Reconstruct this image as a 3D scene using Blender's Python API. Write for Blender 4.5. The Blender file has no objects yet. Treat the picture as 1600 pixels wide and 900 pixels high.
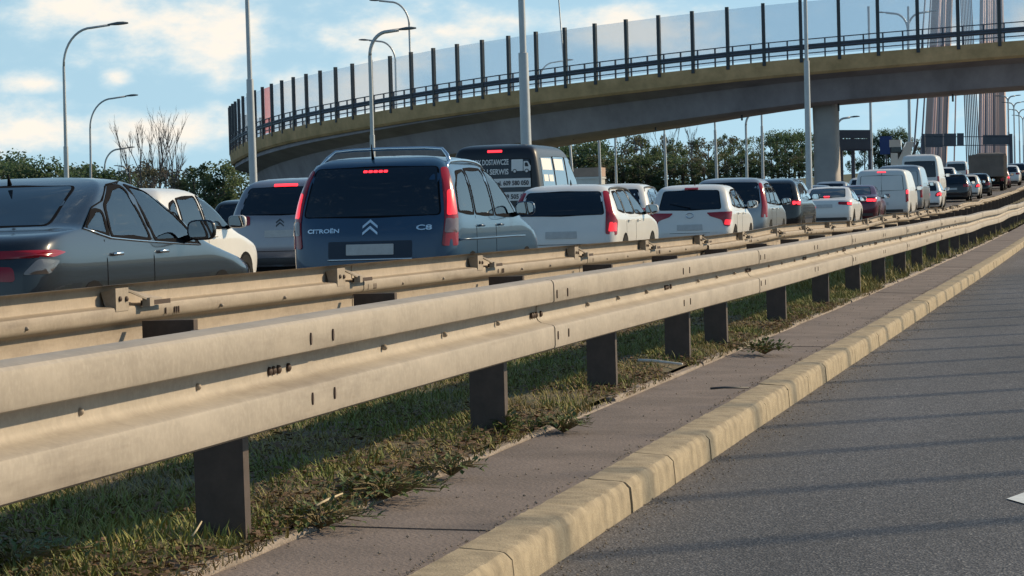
import bpy, bmesh, math, random
from mathutils import Vector, Matrix
R_ = math.radians
random.seed(7)
sc = bpy.context.scene
col = sc.collection

# ------------------------------------------------------------------ camera
FPX, EYE = 4300.0, 1.08
YAW, PITCH, ROLL = R_(12.1827), R_(-1.58677), R_(1.6)
cam_d = bpy.data.cameras.new('camera'); cam = bpy.data.objects.new('camera', cam_d); col.objects.link(cam)
cam_d.sensor_width = 36.0; cam_d.lens = FPX / 1600 * 36.0
cam_d.clip_start = 0.05; cam_d.clip_end = 9000
cam.matrix_world = Matrix.Translation((0, 0, EYE)) @ Matrix.Rotation(YAW, 4, 'Z') @ Matrix.Rotation(math.pi/2 + PITCH, 4, 'X') @ Matrix.Rotation(-ROLL, 4, 'Z')
sc.camera = cam

def ray(px, py):
    x, y = px - 800, 450 - py
    c, s = math.cos(-ROLL), math.sin(-ROLL)
    x, y = x*c - y*s, x*s + y*c
    cp, sp = math.cos(PITCH), math.sin(PITCH)
    fw, up = FPX*cp - y*sp, FPX*sp + y*cp
    cy, sy = math.cos(YAW), math.sin(YAW)
    return Vector((x*cy - fw*sy, x*sy + fw*cy, up)) / FPX
def at_depth(px, py, d): return ray(px, py)*d + Vector((0, 0, EYE))
def at_X(px, py, X):
    r = ray(px, py); return r*(X/r.x) + Vector((0, 0, EYE))
def at_z(px, py, z):
    r = ray(px, py); return r*((z-EYE)/r.z) + Vector((0, 0, EYE))

# ------------------------------------------------------------------ light
SUN_AZ, SUN_EL = R_(54), R_(27)       # azimuth measured from +Y (road) towards +X
sun_d = bpy.data.lights.new('sun', 'SUN'); sun = bpy.data.objects.new('sun', sun_d); col.objects.link(sun)
sun_d.energy = 4.6; sun_d.angle = R_(1.0); sun_d.color = (1.0, 0.79, 0.52)
sdir = Vector((math.sin(SUN_AZ)*math.cos(SUN_EL), math.cos(SUN_AZ)*math.cos(SUN_EL), math.sin(SUN_EL)))
sun.rotation_euler = sdir.to_track_quat('Z', 'Y').to_euler(); sun.location = sdir*80
sc.view_settings.view_transform = 'Standard'; sc.view_settings.look = 'None'
sc.view_settings.exposure = 0.08; sc.view_settings.gamma = 1.0

def build_world():
    w = bpy.data.worlds.new('World'); sc.world = w; w.use_nodes = True
    nt = w.node_tree; nt.nodes.clear(); N = nt.nodes.new; Lk = nt.links.new
    out = N('ShaderNodeOutputWorld'); bg = N('ShaderNodeBackground'); Lk(bg.outputs[0], out.inputs[0])
    bg.inputs[1].default_value = 0.128
    tc = N('ShaderNodeTexCoord')
    # the sky dome is sampled a little above the true horizon so the low band stays clear blue
    lift = N('ShaderNodeVectorMath'); lift.operation = 'MULTIPLY_ADD'
    lift.inputs[1].default_value = (1, 1, .85); lift.inputs[2].default_value = (0, 0, .20)
    nrm = N('ShaderNodeVectorMath'); nrm.operation = 'NORMALIZE'
    Lk(tc.outputs['Generated'], lift.inputs[0]); Lk(lift.outputs[0], nrm.inputs[0])
    sky = N('ShaderNodeTexSky'); sky.sky_type = 'NISHITA'; sky.sun_disc = False
    sky.sun_elevation = SUN_EL; sky.sun_rotation = SUN_AZ
    sky.air_density = 1.0; sky.dust_density = 0.6; sky.ozone_density = 2.0; sky.altitude = 50
    Lk(nrm.outputs[0], sky.inputs[0])
    tint = N('ShaderNodeMix'); tint.data_type = 'RGBA'; tint.blend_type = 'MULTIPLY'; tint.inputs[0].default_value = 1
    tint.inputs[7].default_value = (0.84, 1.04, 1.0, 1); Lk(sky.outputs[0], tint.inputs[6])
    milk = N('ShaderNodeMix'); milk.data_type = 'RGBA'; milk.inputs[7].default_value = (4.9, 6.7, 7.3, 1); Lk(tint.outputs[2], milk.inputs[6])
    sz = N('ShaderNodeSeparateXYZ'); Lk(tc.outputs['Generated'], sz.inputs[0])
    hzr = N('ShaderNodeMapRange'); hzr.inputs[1].default_value = 0.0; hzr.inputs[2].default_value = .45; hzr.inputs[3].default_value = .55; hzr.inputs[4].default_value = 0.0; Lk(sz.outputs[2], hzr.inputs[0]); Lk(hzr.outputs[0], milk.inputs[0])
    # clouds: named cloud banks plus a general broken cover
    nz = N('ShaderNodeTexNoise'); nz.inputs['Scale'].default_value = 1; nz.inputs['Detail'].default_value = 7; nz.inputs['Roughness'].default_value = .58
    mp = N('ShaderNodeVectorMath'); mp.operation = 'MULTIPLY'; mp.inputs[1].default_value = (30, 30, 60)
    Lk(tc.outputs['Generated'], mp.inputs[0]); Lk(mp.outputs[0], nz.inputs['Vector'])
    nz2 = N('ShaderNodeTexNoise'); nz2.inputs['Scale'].default_value = 1; nz2.inputs['Detail'].default_value = 5
    mp2 = N('ShaderNodeVectorMath'); mp2.operation = 'MULTIPLY'; mp2.inputs[1].default_value = (5, 5, 13)
    Lk(tc.outputs['Generated'], mp2.inputs[0]); Lk(mp2.outputs[0], nz2.inputs['Vector'])
    banks = [(40, 200, 300, 58), (260, 205, 240, 48), (110, 15, 180, 50), (290, 60, 190, 90), (60, 130, 90, 22), (185, 122, 40, 26),
             (1010, 48, 170, 46), (560, 130, 170, 60), (1640, 30, 110, 90), (620, 40, 240, 60), (-260, 150, 200, 60), (1480, 40, 60, 50)]
    acc = None
    for px, py, rw, rh in banks:
        d = ray(px, py).normalized()
        sb = N('ShaderNodeVectorMath'); sb.operation = 'SUBTRACT'; sb.inputs[1].default_value = d; Lk(tc.outputs['Generated'], sb.inputs[0])
        ml = N('ShaderNodeVectorMath'); ml.operation = 'MULTIPLY'; ml.inputs[1].default_value = (FPX/rw, FPX/rw, FPX/rh); Lk(sb.outputs[0], ml.inputs[0])
        ln = N('ShaderNodeVectorMath'); ln.operation = 'LENGTH'; Lk(ml.outputs[0], ln.inputs[0])
        mr = N('ShaderNodeMapRange'); mr.inputs[1].default_value = 1.35; mr.inputs[2].default_value = 0.0; mr.inputs[3].default_value = 0; mr.inputs[4].default_value = 1
        Lk(ln.outputs['Value'], mr.inputs[0])
        if acc is None: acc = mr.outputs[0]
        else:
            mx = N('ShaderNodeMath'); mx.operation = 'MAXIMUM'; Lk(acc, mx.inputs[0]); Lk(mr.outputs[0], mx.inputs[1]); acc = mx.outputs[0]
    gen = N('ShaderNodeMapRange'); gen.inputs[1].default_value = .50; gen.inputs[2].default_value = .85; gen.inputs[3].default_value = 0; gen.inputs[4].default_value = .6
    Lk(nz2.outputs[0], gen.inputs[0])
    mx = N('ShaderNodeMath'); mx.operation = 'MAXIMUM'; Lk(acc, mx.inputs[0]); Lk(gen.outputs[0], mx.inputs[1])
    ad = N('ShaderNodeMath'); ad.operation = 'MULTIPLY_ADD'; ad.inputs[1].default_value = 2.3; ad.inputs[2].default_value = -1.15; Lk(nz.outputs[0], ad.inputs[0])
    sm = N('ShaderNodeMath'); sm.operation = 'ADD'; Lk(mx.outputs[0], sm.inputs[0]); Lk(ad.outputs[0], sm.inputs[1])
    den = N('ShaderNodeMapRange'); den.interpolation_type = 'SMOOTHSTEP'; den.inputs[1].default_value = .18; den.inputs[2].default_value = .95; den.inputs[4].default_value = .92
    Lk(sm.outputs[0], den.inputs[0])
    cr = N('ShaderNodeValToRGB')
    cr.color_ramp.elements[0].position = .3; cr.color_ramp.elements[0].color = (5.0, 6.3, 6.8, 1)
    cr.color_ramp.elements[1].position = 1.0; cr.color_ramp.elements[1].color = (8.0, 7.2, 6.2, 1)
    Lk(sm.outputs[0], cr.inputs[0])
    mix = N('ShaderNodeMix'); mix.data_type = 'RGBA'; Lk(den.outputs[0], mix.inputs[0]); Lk(milk.outputs[2], mix.inputs[6]); Lk(cr.outputs[0], mix.inputs[7])
    Lk(mix.outputs[2], bg.inputs[0])
build_world()

# ------------------------------------------------------------------ helpers
def g(Y):                       # the road climbs towards the bridge
    if Y < 30: return 0.0
    if Y < 260: return 5.5e-5*(Y-30)**2
    z0, s0 = 5.5e-5*230**2, 2*5.5e-5*230
    t = min((Y-260)/240, 1.0); return z0 + s0*240*(t - t*t/2)

MATS = {}
def mat(name, color, rough=.6, metal=0.0, coat=0.0, emit=None, estr=0.0, var=0.0, vscale=8.0, bump=0.0, bscale=60.0, spec=.5, color2=None, streak=None):
    if name in MATS: return MATS[name]
    m = bpy.data.materials.new(name); m.use_nodes = True; nt = m.node_tree
    b = nt.nodes['Principled BSDF']; b.inputs['Base Color'].default_value = (*color, 1)
    b.inputs['Roughness'].default_value = rough; b.inputs['Metallic'].default_value = metal
    b.inputs['Coat Weight'].default_value = coat; b.inputs['Coat Roughness'].default_value = .03
    b.inputs['Specular IOR Level'].default_value = spec
    if emit: b.inputs['Emission Color'].default_value = (*emit, 1); b.inputs['Emission Strength'].default_value = estr
    tc = None
    if var > 0 or bump > 0 or color2: tc = nt.nodes.new('ShaderNodeTexCoord')
    if var > 0 or color2:
        n = nt.nodes.new('ShaderNodeTexNoise'); n.inputs['Scale'].default_value = vscale; n.inputs['Detail'].default_value = 8; n.inputs['Roughness'].default_value = .65
        src = tc.outputs['Object']
        if streak:
            mp = nt.nodes.new('ShaderNodeMapping'); mp.inputs['Scale'].default_value = streak
            nt.links.new(src, mp.inputs[0]); src = mp.outputs[0]
        nt.links.new(src, n.inputs['Vector'])
        r = nt.nodes.new('ShaderNodeValToRGB'); r.color_ramp.elements[0].position = .32; r.color_ramp.elements[1].position = .70
        c2 = color2 or tuple(c*(1-var) for c in color)
        r.color_ramp.elements[0].color = (*c2, 1); r.color_ramp.elements[1].color = (*[min(1, c*(1+var*.5)) for c in color], 1)
        nt.links.new(n.outputs[0], r.inputs[0]); nt.links.new(r.outputs[0], b.inputs['Base Color'])
    if bump > 0:
        n2 = nt.nodes.new('ShaderNodeTexNoise'); n2.inputs['Scale'].default_value = bscale; n2.inputs['Detail'].default_value = 4
        nt.links.new(tc.outputs['Object'], n2.inputs['Vector'])
        bp = nt.nodes.new('ShaderNodeBump'); bp.inputs['Strength'].default_value = bump; bp.inputs['Distance'].default_value = .02
        nt.links.new(n2.outputs[0], bp.inputs['Height']); nt.links.new(bp.outputs[0], b.inputs['Normal'])
    MATS[name] = m; return m

class MB:
    def __init__(s): s.v = []; s.f = []
    def add(s, vs, fs):
        o = len(s.v); s.v += [tuple(v) for v in vs]; s.f += [tuple(i+o for i in f) for f in fs]
    def box(s, x0, x1, y0, y1, z0, z1, M=None):
        vs = [Vector((x, y, z)) for x in (x0, x1) for y in (y0, y1) for z in (z0, z1)]
        if M: vs = [M @ v for v in vs]
        s.add(vs, [(0, 1, 3, 2), (4, 6, 7, 5), (0, 4, 5, 1), (2, 3, 7, 6), (0, 2, 6, 4), (1, 5, 7, 3)])
    def hexa(s, b, t):          # bottom quad, top quad
        s.add(list(b)+list(t), [(3, 2, 1, 0), (4, 5, 6, 7), (0, 1, 5, 4), (1, 2, 6, 5), (2, 3, 7, 6), (3, 0, 4, 7)])
    def tube(s, pts, rad, n=8, cap=True):
        pts = [Vector(p) for p in pts]; rad = rad if isinstance(rad, (list, tuple)) else [rad]*len(pts)
        o = len(s.v); up = None
        for i, p in enumerate(pts):
            t = (pts[min(i+1, len(pts)-1)] - pts[max(i-1, 0)]).normalized()
            if up is None: up = t.orthogonal().normalized()
            up = (up - t*up.dot(t)).normalized(); b = t.cross(up)
            for k in range(n):
                a = 2*math.pi*k/n; s.v.append(tuple(p + (up*math.cos(a) + b*math.sin(a))*rad[i]))
        for i in range(len(pts)-1):
            for k in range(n):
                s.f.append((o+i*n+k, o+i*n+(k+1) % n, o+(i+1)*n+(k+1) % n, o+(i+1)*n+k))
        if cap:
            s.f.append(tuple(o+k for k in reversed(range(n)))); s.f.append(tuple(o+(len(pts)-1)*n+k for k in range(n)))
    def lathe(s, prof, n=20, M=None, axis='x'):     # prof (r, h) about local axis
        o = len(s.v)
        for r, h in prof:
            for k in range(n):
                a = 2*math.pi*k/n; c, q = r*math.cos(a), r*math.sin(a)
                v = Vector((h, c, q)) if axis == 'x' else Vector((c, q, h))
                s.v.append(tuple(M @ v if M else v))
        for i in range(len(prof)-1):
            for k in range(n):
                s.f.append((o+i*n+k, o+i*n+(k+1) % n, o+(i+1)*n+(k+1) % n, o+(i+1)*n+k))
    def extrude(s, prof, path, closed=True):  # prof list of (a,b) ; path list of (origin, A, B)
        n = len(prof); o = len(s.v)
        for O, A, B in path:
            for a, b in prof: s.v.append(tuple(Vector(O) + Vector(A)*a + Vector(B)*b))
        for i in range(len(path)-1):
            for k in range(n if closed else n-1):
                k2 = (k+1) % n
                s.f.append((o+i*n+k, o+i*n+k2, o+(i+1)*n+k2, o+(i+1)*n+k))
        if closed:
            s.f.append(tuple(o+k for k in reversed(range(n)))); s.f.append(tuple(o+(len(path)-1)*n+k for k in range(n)))
    def mesh(s, name, m, smooth=0):
        me = bpy.data.meshes.new(name); me.from_pydata(s.v, [], s.f)
        bm = bmesh.new(); bm.from_mesh(me); bmesh.ops.recalc_face_normals(bm, faces=bm.faces); bm.to_mesh(me); bm.free()
        if m:
            for q in (m if isinstance(m, list) else [m]): me.materials.append(q)
        if smooth:
            for p in me.polygons: p.use_smooth = True
            if smooth > 1:
                me.set_sharp_from_angle(angle=R_(smooth))
        return me
    def build(s, name, m, parent=None, smooth=0): return link(name, s.mesh(name, m, smooth), parent)

def link(name, me, parent=None, loc=None, rot=None):
    o = bpy.data.objects.new(name, me); col.objects.link(o)
    if parent: o.parent = parent
    if loc is not None: o.location = loc
    if rot is not None: o.rotation_euler = rot
    return o
def tag(o, label=None, cat=None, group=None, kind=None):
    if label: o['label'] = label
    if cat: o['category'] = cat
    if group: o['group'] = group
    if kind: o['kind'] = kind
    return o
def empty(name, loc=(0, 0, 0), rz=0):
    o = bpy.data.objects.new(name, None); col.objects.link(o); o.location = loc; o.rotation_euler = (0, 0, rz); o.empty_display_size = .3
    return o
def copy_tree(o, parent=None):
    c = o.copy(); col.objects.link(c); c.parent = parent
    for ch in o.children: copy_tree(ch, c)
    return c

# ------------------------------------------------------------------ materials
def asphalt():
    m = bpy.data.materials.new('asphalt'); m.use_nodes = True; nt = m.node_tree; b = nt.nodes['Principled BSDF']; N = nt.nodes.new; Lk = nt.links.new
    tc = N('ShaderNodeTexCoord')
    v = N('ShaderNodeTexVoronoi'); v.inputs['Scale'].default_value = 130; Lk(tc.outputs['Object'], v.inputs['Vector'])
    n = N('ShaderNodeTexNoise'); n.inputs['Scale'].default_value = .7; n.inputs['Detail'].default_value = 6
    mp = N('ShaderNodeMapping'); mp.inputs['Scale'].default_value = (1.6, .25, 1); Lk(tc.outputs['Object'], mp.inputs[0]); Lk(mp.outputs[0], n.inputs['Vector'])
    cr = N('ShaderNodeValToRGB'); e = cr.color_ramp.elements
    e[0].position = 0; e[0].color = (.045, .044, .048, 1); e[1].position = 1; e[1].color = (.27, .255, .25, 1)
    k = e.new(.62); k.color = (.092, .088, .097, 1); k = e.new(.86); k.color = (.16, .15, .155, 1)
    sp = N('ShaderNodeSeparateColor'); Lk(v.outputs['Color'], sp.inputs[0]); Lk(sp.outputs[0], cr.inputs[0])
    r2 = N('ShaderNodeMapRange'); r2.inputs[1].default_value = .3; r2.inputs[2].default_value = .7; r2.inputs[3].default_value = .75; r2.inputs[4].default_value = 1.3; Lk(n.outputs[0], r2.inputs[0])
    mx = N('ShaderNodeMix'); mx.data_type = 'RGBA'; mx.blend_type = 'MULTIPLY'; mx.inputs[0].default_value = 1
    Lk(cr.outputs[0], mx.inputs[6]); Lk(r2.outputs[0], mx.inputs[7])
    sx = N('ShaderNodeSeparateXYZ'); Lk(tc.outputs['Object'], sx.inputs[0])
    gd = N('ShaderNodeMapRange'); gd.inputs[1].default_value = -1.66; gd.inputs[2].default_value = -1.1; gd.inputs[3].default_value = .55; gd.inputs[4].default_value = 0; Lk(sx.outputs[0], gd.inputs[0])
    n3 = N('ShaderNodeTexNoise'); n3.inputs['Scale'].default_value = 3; n3.inputs['Detail'].default_value = 6; Lk(tc.outputs['Object'], n3.inputs['Vector'])
    gm = N('ShaderNodeMath'); gm.operation = 'MULTIPLY'; Lk(gd.outputs[0], gm.inputs[0]); Lk(n3.outputs[0], gm.inputs[1])
    dm = N('ShaderNodeMix'); dm.data_type = 'RGBA'; dm.inputs[7].default_value = (.16, .125, .09, 1); Lk(gm.outputs[0], dm.inputs[0]); Lk(mx.outputs[2], dm.inputs[6]); Lk(dm.outputs[2], b.inputs['Base Color'])
    b.inputs['Roughness'].default_value = .82
    bp = N('ShaderNodeBump'); bp.inputs['Strength'].default_value = .55; bp.inputs['Distance'].default_value = .008; Lk(v.outputs['Distance'], bp.inputs['Height']); Lk(bp.outputs[0], b.inputs['Normal'])
    return m
M_asph = asphalt()
def steel(name, c, dirt, seed):
    m = bpy.data.materials.new(name); m.use_nodes = True; nt = m.node_tree; b = nt.nodes['Principled BSDF']; N = nt.nodes.new; Lk = nt.links.new
    tc = N('ShaderNodeTexCoord')
    def nz(scale, sc3, lo, hi, det=6):
        mp = N('ShaderNodeMapping'); mp.inputs['Scale'].default_value = sc3; mp.inputs['Location'].default_value = (seed, seed*2, 0); n = N('ShaderNodeTexNoise'); n.inputs['Scale'].default_value = scale; n.inputs['Detail'].default_value = det; n.inputs['Roughness'].default_value = .65
        r = N('ShaderNodeMapRange'); r.inputs[1].default_value = lo; r.inputs[2].default_value = hi; Lk(tc.outputs['Object'], mp.inputs[0]); Lk(mp.outputs[0], n.inputs['Vector']); Lk(n.outputs[0], r.inputs[0]); return r.outputs[0]
    def mix(fac, a, bcol, blend='MIX', k=1.0):
        x = N('ShaderNodeMix'); x.data_type = 'RGBA'; x.blend_type = blend; sc_ = N('ShaderNodeMath'); sc_.operation = 'MULTIPLY'; sc_.inputs[1].default_value = k; Lk(fac, sc_.inputs[0]); Lk(sc_.outputs[0], x.inputs[0])
        if isinstance(a, tuple): x.inputs[6].default_value = (*a, 1)
        else: Lk(a, x.inputs[6])
        x.inputs[7].default_value = (*bcol, 1); return x.outputs[2]
    col_ = mix(nz(5, (1, .7, 1.5), .35, .70), c, tuple(v*.78 for v in c))
    col_ = mix(nz(45, (1, 1, 1), .45, .75, 3), col_, tuple(min(1, v*1.18) for v in c), k=.5)
    col_ = mix(nz(1.3, (1, 5, .5), .58, .78), col_, dirt, k=.30)              # run-off streaks
    col_ = mix(nz(1.1, (1, .5, 5), .55, .74), col_, tuple(v*.7 for v in dirt), k=.5)  # scuffs along the beam
    Lk(col_, b.inputs['Base Color']); b.inputs['Roughness'].default_value = .62; b.inputs['Metallic'].default_value = .05; b.inputs['Specular IOR Level'].default_value = .3
    n2 = N('ShaderNodeTexNoise'); n2.inputs['Scale'].default_value = 7; n2.inputs['Detail'].default_value = 5; Lk(tc.outputs['Object'], n2.inputs['Vector'])
    bp = N('ShaderNodeBump'); bp.inputs['Strength'].default_value = .18; bp.inputs['Distance'].default_value = .02; Lk(n2.outputs[0], bp.inputs['Height']); Lk(bp.outputs[0], b.inputs['Normal'])
    MATS[name] = m; return m
M_steel = steel('galvanised_steel', (.405, .355, .295), (.17, .13, .10), 0.0); M_steel2 = steel('weathered_steel', (.375, .315, .25), (.15, .11, .085), 5.0)
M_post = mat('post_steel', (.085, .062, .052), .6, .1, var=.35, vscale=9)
M_rust = mat('rusty_bolt', (.07, .045, .035), .7, .3, var=.3, vscale=60)
M_kerb = mat('kerb_concrete', (.36, .295, .20), .88, var=.38, vscale=9, bump=.25, bscale=130)
M_slab = mat('strip_concrete', (.185, .150, .135), .88, var=.32, vscale=2.2, bump=.35, bscale=70)
M_edge = mat('edging_concrete', (.30, .25, .21), .9, var=.3, vscale=6, bump=.5, bscale=50)
M_soil = mat('verge_soil', (.15, .105, .068), .95, var=.5, vscale=6, bump=.9, bscale=30, color2=(.08, .085, .035))
M_ground = mat('field_ground', (.09, .10, .05), .95, var=.4, vscale=.05)
M_paint = mat('road_paint', (.78, .78, .76), .7, var=.15, vscale=12)
M_lamp = mat('lamp_pole_paint', (.46, .48, .49), .45, .35, var=.12, vscale=2)
M_lhead = mat('lamp_head_grey', (.10, .12, .13), .5, .1)
M_conc = mat('bridge_concrete', (.35, .32, .345), .9, var=.3, vscale=.5, bump=.25, bscale=6, streak=(1, 1, .5))
M_cornice = mat('bridge_cornice', (.58, .36, .18), .9, var=.35, vscale=.8, color2=(.40, .26, .12))
M_dark = mat('dark_metal', (.045, .052, .06), .5, .2)
M_rail = mat('bridge_railing_paint', (.085, .095, .12), .55, .2, var=.15, vscale=3)
M_pier = mat('pier_concrete', (.40, .38, .37), .9, var=.15, vscale=.8, bump=.2, bscale=8)

# ================================================================== SETTING
def strip(name, xs, zs, Ys, m, off=0.0, parent=None, kind='structure'):
    """longitudinal sheet: list of x positions and heights, following the climb"""
    mb = MB(); n = len(xs)
    vs = [(x, Y, z + g(Y) + off) for Y in Ys for x, z in zip(xs, zs)]
    fs = [(i*n+k, i*n+k+1, (i+1)*n+k+1, (i+1)*n+k) for i in range(len(Ys)-1) for k in range(n-1)]
    mb.add(vs, fs); o = mb.build(name, m, parent)
    return tag(o, kind=kind)
YS = [-12 + 2*i for i in range(22)] + [34 + 6*i for i in range(78)]

# terrain
mb = MB(); gx = [-2500, -900, -400, -200, -120, -80, -60, -45, -33, -20, 0, 15, 30, 60, 120, 400, 2500]
gy = [-300, -60, -12, 20, 40, 60, 80, 110, 140, 170, 200, 240, 280, 320, 380, 440, 520, 700, 1000, 1600, 3000, 5000]
def gz(x, y):
    t = max(0, min(1, (x+75)/40)); return g(y)*t*t*(3-2*t) - .16
mb.add([(x, y, gz(x, y)) for y in gy for x in gx], [(i*17+k, i*17+k+1, (i+1)*17+k+1, (i+1)*17+k) for i in range(len(gy)-1) for k in range(16)])
tag(mb.build('ground', M_ground), kind='structure')
strip('road', [-1.66, 2.0, 7.4], [0, 0, 0], YS, M_asph)
strip('carriageway', [-24.0, -16, -5.05], [0, 0, 0], YS, M_asph)
# verge between the two guardrails: lightly uneven soil
mb = MB(); vx = [-5.06, -4.9, -4.5, -4.0, -3.5, -3.0, -2.75, -2.55, -2.412]
vz = [-.01, .09, .15, .17, .178, .182, .18, .175, .157]
vys = [2 + .25*i for i in range(160)] + [42 + 3*i for i in range(130)]
rn = random.Random(3); vs = []
for Y in vys:
    for x, z in zip(vx, vz): vs.append((x, Y, z + g(Y) + (rn.uniform(-.012, .012) if -4.8 < x < -2.45 else 0)))
mb.add(vs, [(i*9+k, i*9+k+1, (i+1)*9+k+1, (i+1)*9+k) for i in range(len(vys)-1) for k in range(8)])
tag(mb.build('verge', M_soil, smooth=1), kind='structure')

# kerb: one stone after another
kerb = tag(empty('kerb', (0, 0, 0)), 'pale concrete kerb along the edge of the empty asphalt lane', 'kerb', kind='structure')
def kerb_stone_mesh(seed):
    rr = random.Random(seed); mb = MB(); L = .988
    prof = [(-1.658, -.10), (-1.662, .03), (-1.667, .088), (-1.673, .106), (-1.683, .116), (-1.70, .120), (-1.822, .123), (-1.826, -.10)]
    path = []
    for i in range(25):
        path.append(((rr.uniform(-.002, .002), L*i/24, rr.uniform(-.0015, .0015)), (1, 0, 0), (0, 0, 1)))
    mb.extrude(prof, path)
    for i in range(25):                                  # chipped, worn front arris
        e = .7 if i in (0, 24) else (rr.random()**4)*1.0
        for k in (3, 4, 5):
            x, y, z = mb.v[i*8+k]; mb.v[i*8+k] = (x - .010*e*(1.2 if k == 3 else .6), y, z - .012*e*(.4 if k == 3 else 1))
    return mb.mesh('kerb_stone', M_kerb, smooth=30)
km = [kerb_stone_mesh(i) for i in range(5)]
rk = random.Random(11)
for i in range(-3, 75):
    link('kerb_stone', km[rk.randrange(5)], kerb, (rk.uniform(-.003, .003), i*1.0 + .62, g(i) + rk.uniform(-.004, .004)))
strip('kerb_run', [-1.66, -1.667, -1.69, -1.826], [-.05, .09, .118, .123], [Y for Y in YS if Y >= 76], M_kerb)
# narrow paved strip behind the kerb
paved = tag(empty('paved_strip', (0, 0, 0)), kind='structure')
for i in range(14):
    y0 = 2.95 + i*5.2; L = 5.188
    mb = MB(); rr = random.Random(40+i); pth = []
    for k in range(14):
        Y = y0 + L*k/13; pth.append(((rr.uniform(-.004, .004), Y, g(Y) + .0), (1, 0, 0), (0, 0, 1)))
    e = .003 if i % 2 else 0
    mb.extrude([(-1.828, .0), (-1.829, .110+e), (-2.08, .117+e), (-2.362, .127+e), (-2.364, .0)], pth); mb.build('slab', M_slab, paved, smooth=30)
strip('paved_strip_run', [-1.829, -2.08, -2.364], [.110, .117, .127], [Y for Y in YS if Y >= 76], M_slab)
edging = tag(empty('edging', (0, 0, 0)), kind='structure')
mb = MB(); rr = random.Random(5)
mb.extrude([(.029, -.05), (.027, .140), (.019, .149), (-.021, .151), (-.027, .142), (-.029, -.05)], [((rr.uniform(-.003, .003), .995*k/5, 0), (1, 0, 0), (0, 0, 1)) for k in range(6)])
em = mb.mesh('edging_stone', M_edge, smooth=35)
for i in range(0, 70):
    link('edging_stone', em, edging, (-2.396+rr.uniform(-.004, .006), i+.3, g(i)+rr.uniform(-.012, .006)), (rr.uniform(-.004, .004), rr.uniform(-.05, .05), rr.uniform(-.008, .008)))
# lane markings
def dash(x0, x1, y0, y1):
    mb = MB(); n = 4; ys = [y0+(y1-y0)*k/n for k in range(n+1)]
    mb.add([(x, Y, g(Y)+.004) for Y in ys for x in (x0, x1)], [(2*k, 2*k+1, 2*k+3, 2*k+2) for k in range(n)])
    return tag(mb.build('lane_marking', M_paint), kind='structure')
mb = MB(); mb.add([at_z(1573, 779, .004), at_z(1690, 812, .004), at_z(1760, 800, .004), at_z(1760, 745, .004), at_z(1690, 737, .004)], [(0, 1, 2, 3, 4)])
tag(mb.build('lane_marking', M_paint), kind='structure')
dash(1.75, 1.87, 2, 6); dash(1.75, 1.87, 14, 18); dash(1.75, 1.87, 26, 30)
for k in range(12):
    for x in (-9.75, -13.4): dash(x-.06, x+.06, 6+12*k, 10+12*k)

# ================================================================== GUARDRAILS
WP = [(0, 0), (.05, -.003), (.072, -.008), (.080, -.016), (.083, -.028), (.083, -.096), (.080, -.102), (.074, -.105), (.022, -.109), (.008, -.113), (.003, -.124), (.003, -.166), (.010, -.180),
      (.024, -.190), (.072, -.200), (.080, -.206), (.083, -.216), (.083, -.286), (.080, -.298), (.070, -.305), (.045, -.308), (0, -.31)]
WPC = WP + [(a-.0035, b) for a, b in reversed(WP)]
def bolt_mesh(r, h, m):
    mb = MB(); mb.lathe([(.0001, h), (r*.55, h*.9), (r, h*.45), (r*1.05, 0), (r*1.05, -.004)], 10); return mb.mesh('bolt', m, smooth=40)
BOLT = bolt_mesh(.013, .009, M_rust); BOLT_S = bolt_mesh(.010, .012, M_steel2)
def slot_mesh():
    mb = MB(); n = 10
    mb.add([(0, .008*math.cos(2*math.pi*k/n), .019*math.sin(2*math.pi*k/n)) for k in range(n)] + [(-.004, .008*math.cos(2*math.pi*k/n), .019*math.sin(2*math.pi*k/n)) for k in range(n)],
           [tuple(range(n))] + [(k, (k+1) % n, n+(k+1) % n, n+k) for k in range(n)])
    return mb.mesh('bolt', M_rust)
SLOT = slot_mesh()

def zig(Y, seed, amp): return amp*math.sin(Y*.31+seed)*math.sin(Y*.117+2*seed)
rail1 = tag(empty('guardrail', (-2.40, 0, .2)), 'corrugated steel guardrail facing the empty lane beside the kerb strip', 'guardrail')
off1 = Vector((-2.40, 0, .2))
def beam(rail, off, X, Ya, Yb, ztop, sgn, seed, amp=.006, shift=0.0, m=M_steel, droop=0.0):
    mb = MB(); n = max(2, int((Yb-Ya)/.6)); pth = []
    for k in range(n+1):
        Y = Ya + (Yb-Ya)*k/n
        pth.append((Vector((X + sgn*shift + zig(Y, seed, amp), Y, ztop + g(Y) + zig(Y, seed+1, amp) - droop*max(0, Y-12))) - off, (sgn, 0, 0), (0, 0, 1)))
    mb.extrude(WPC, pth); return mb.build('beam', m, rail, smooth=30)
spl = [.7, 4.35, 7.97, 11.76, 15.4, 18.93, 22.55, 26.07]
while spl[-1] < 245: spl.append(spl[-1] + 3.6 if spl[-1] < 90 else spl[-1]+7.2)
ZT = .784
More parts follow.
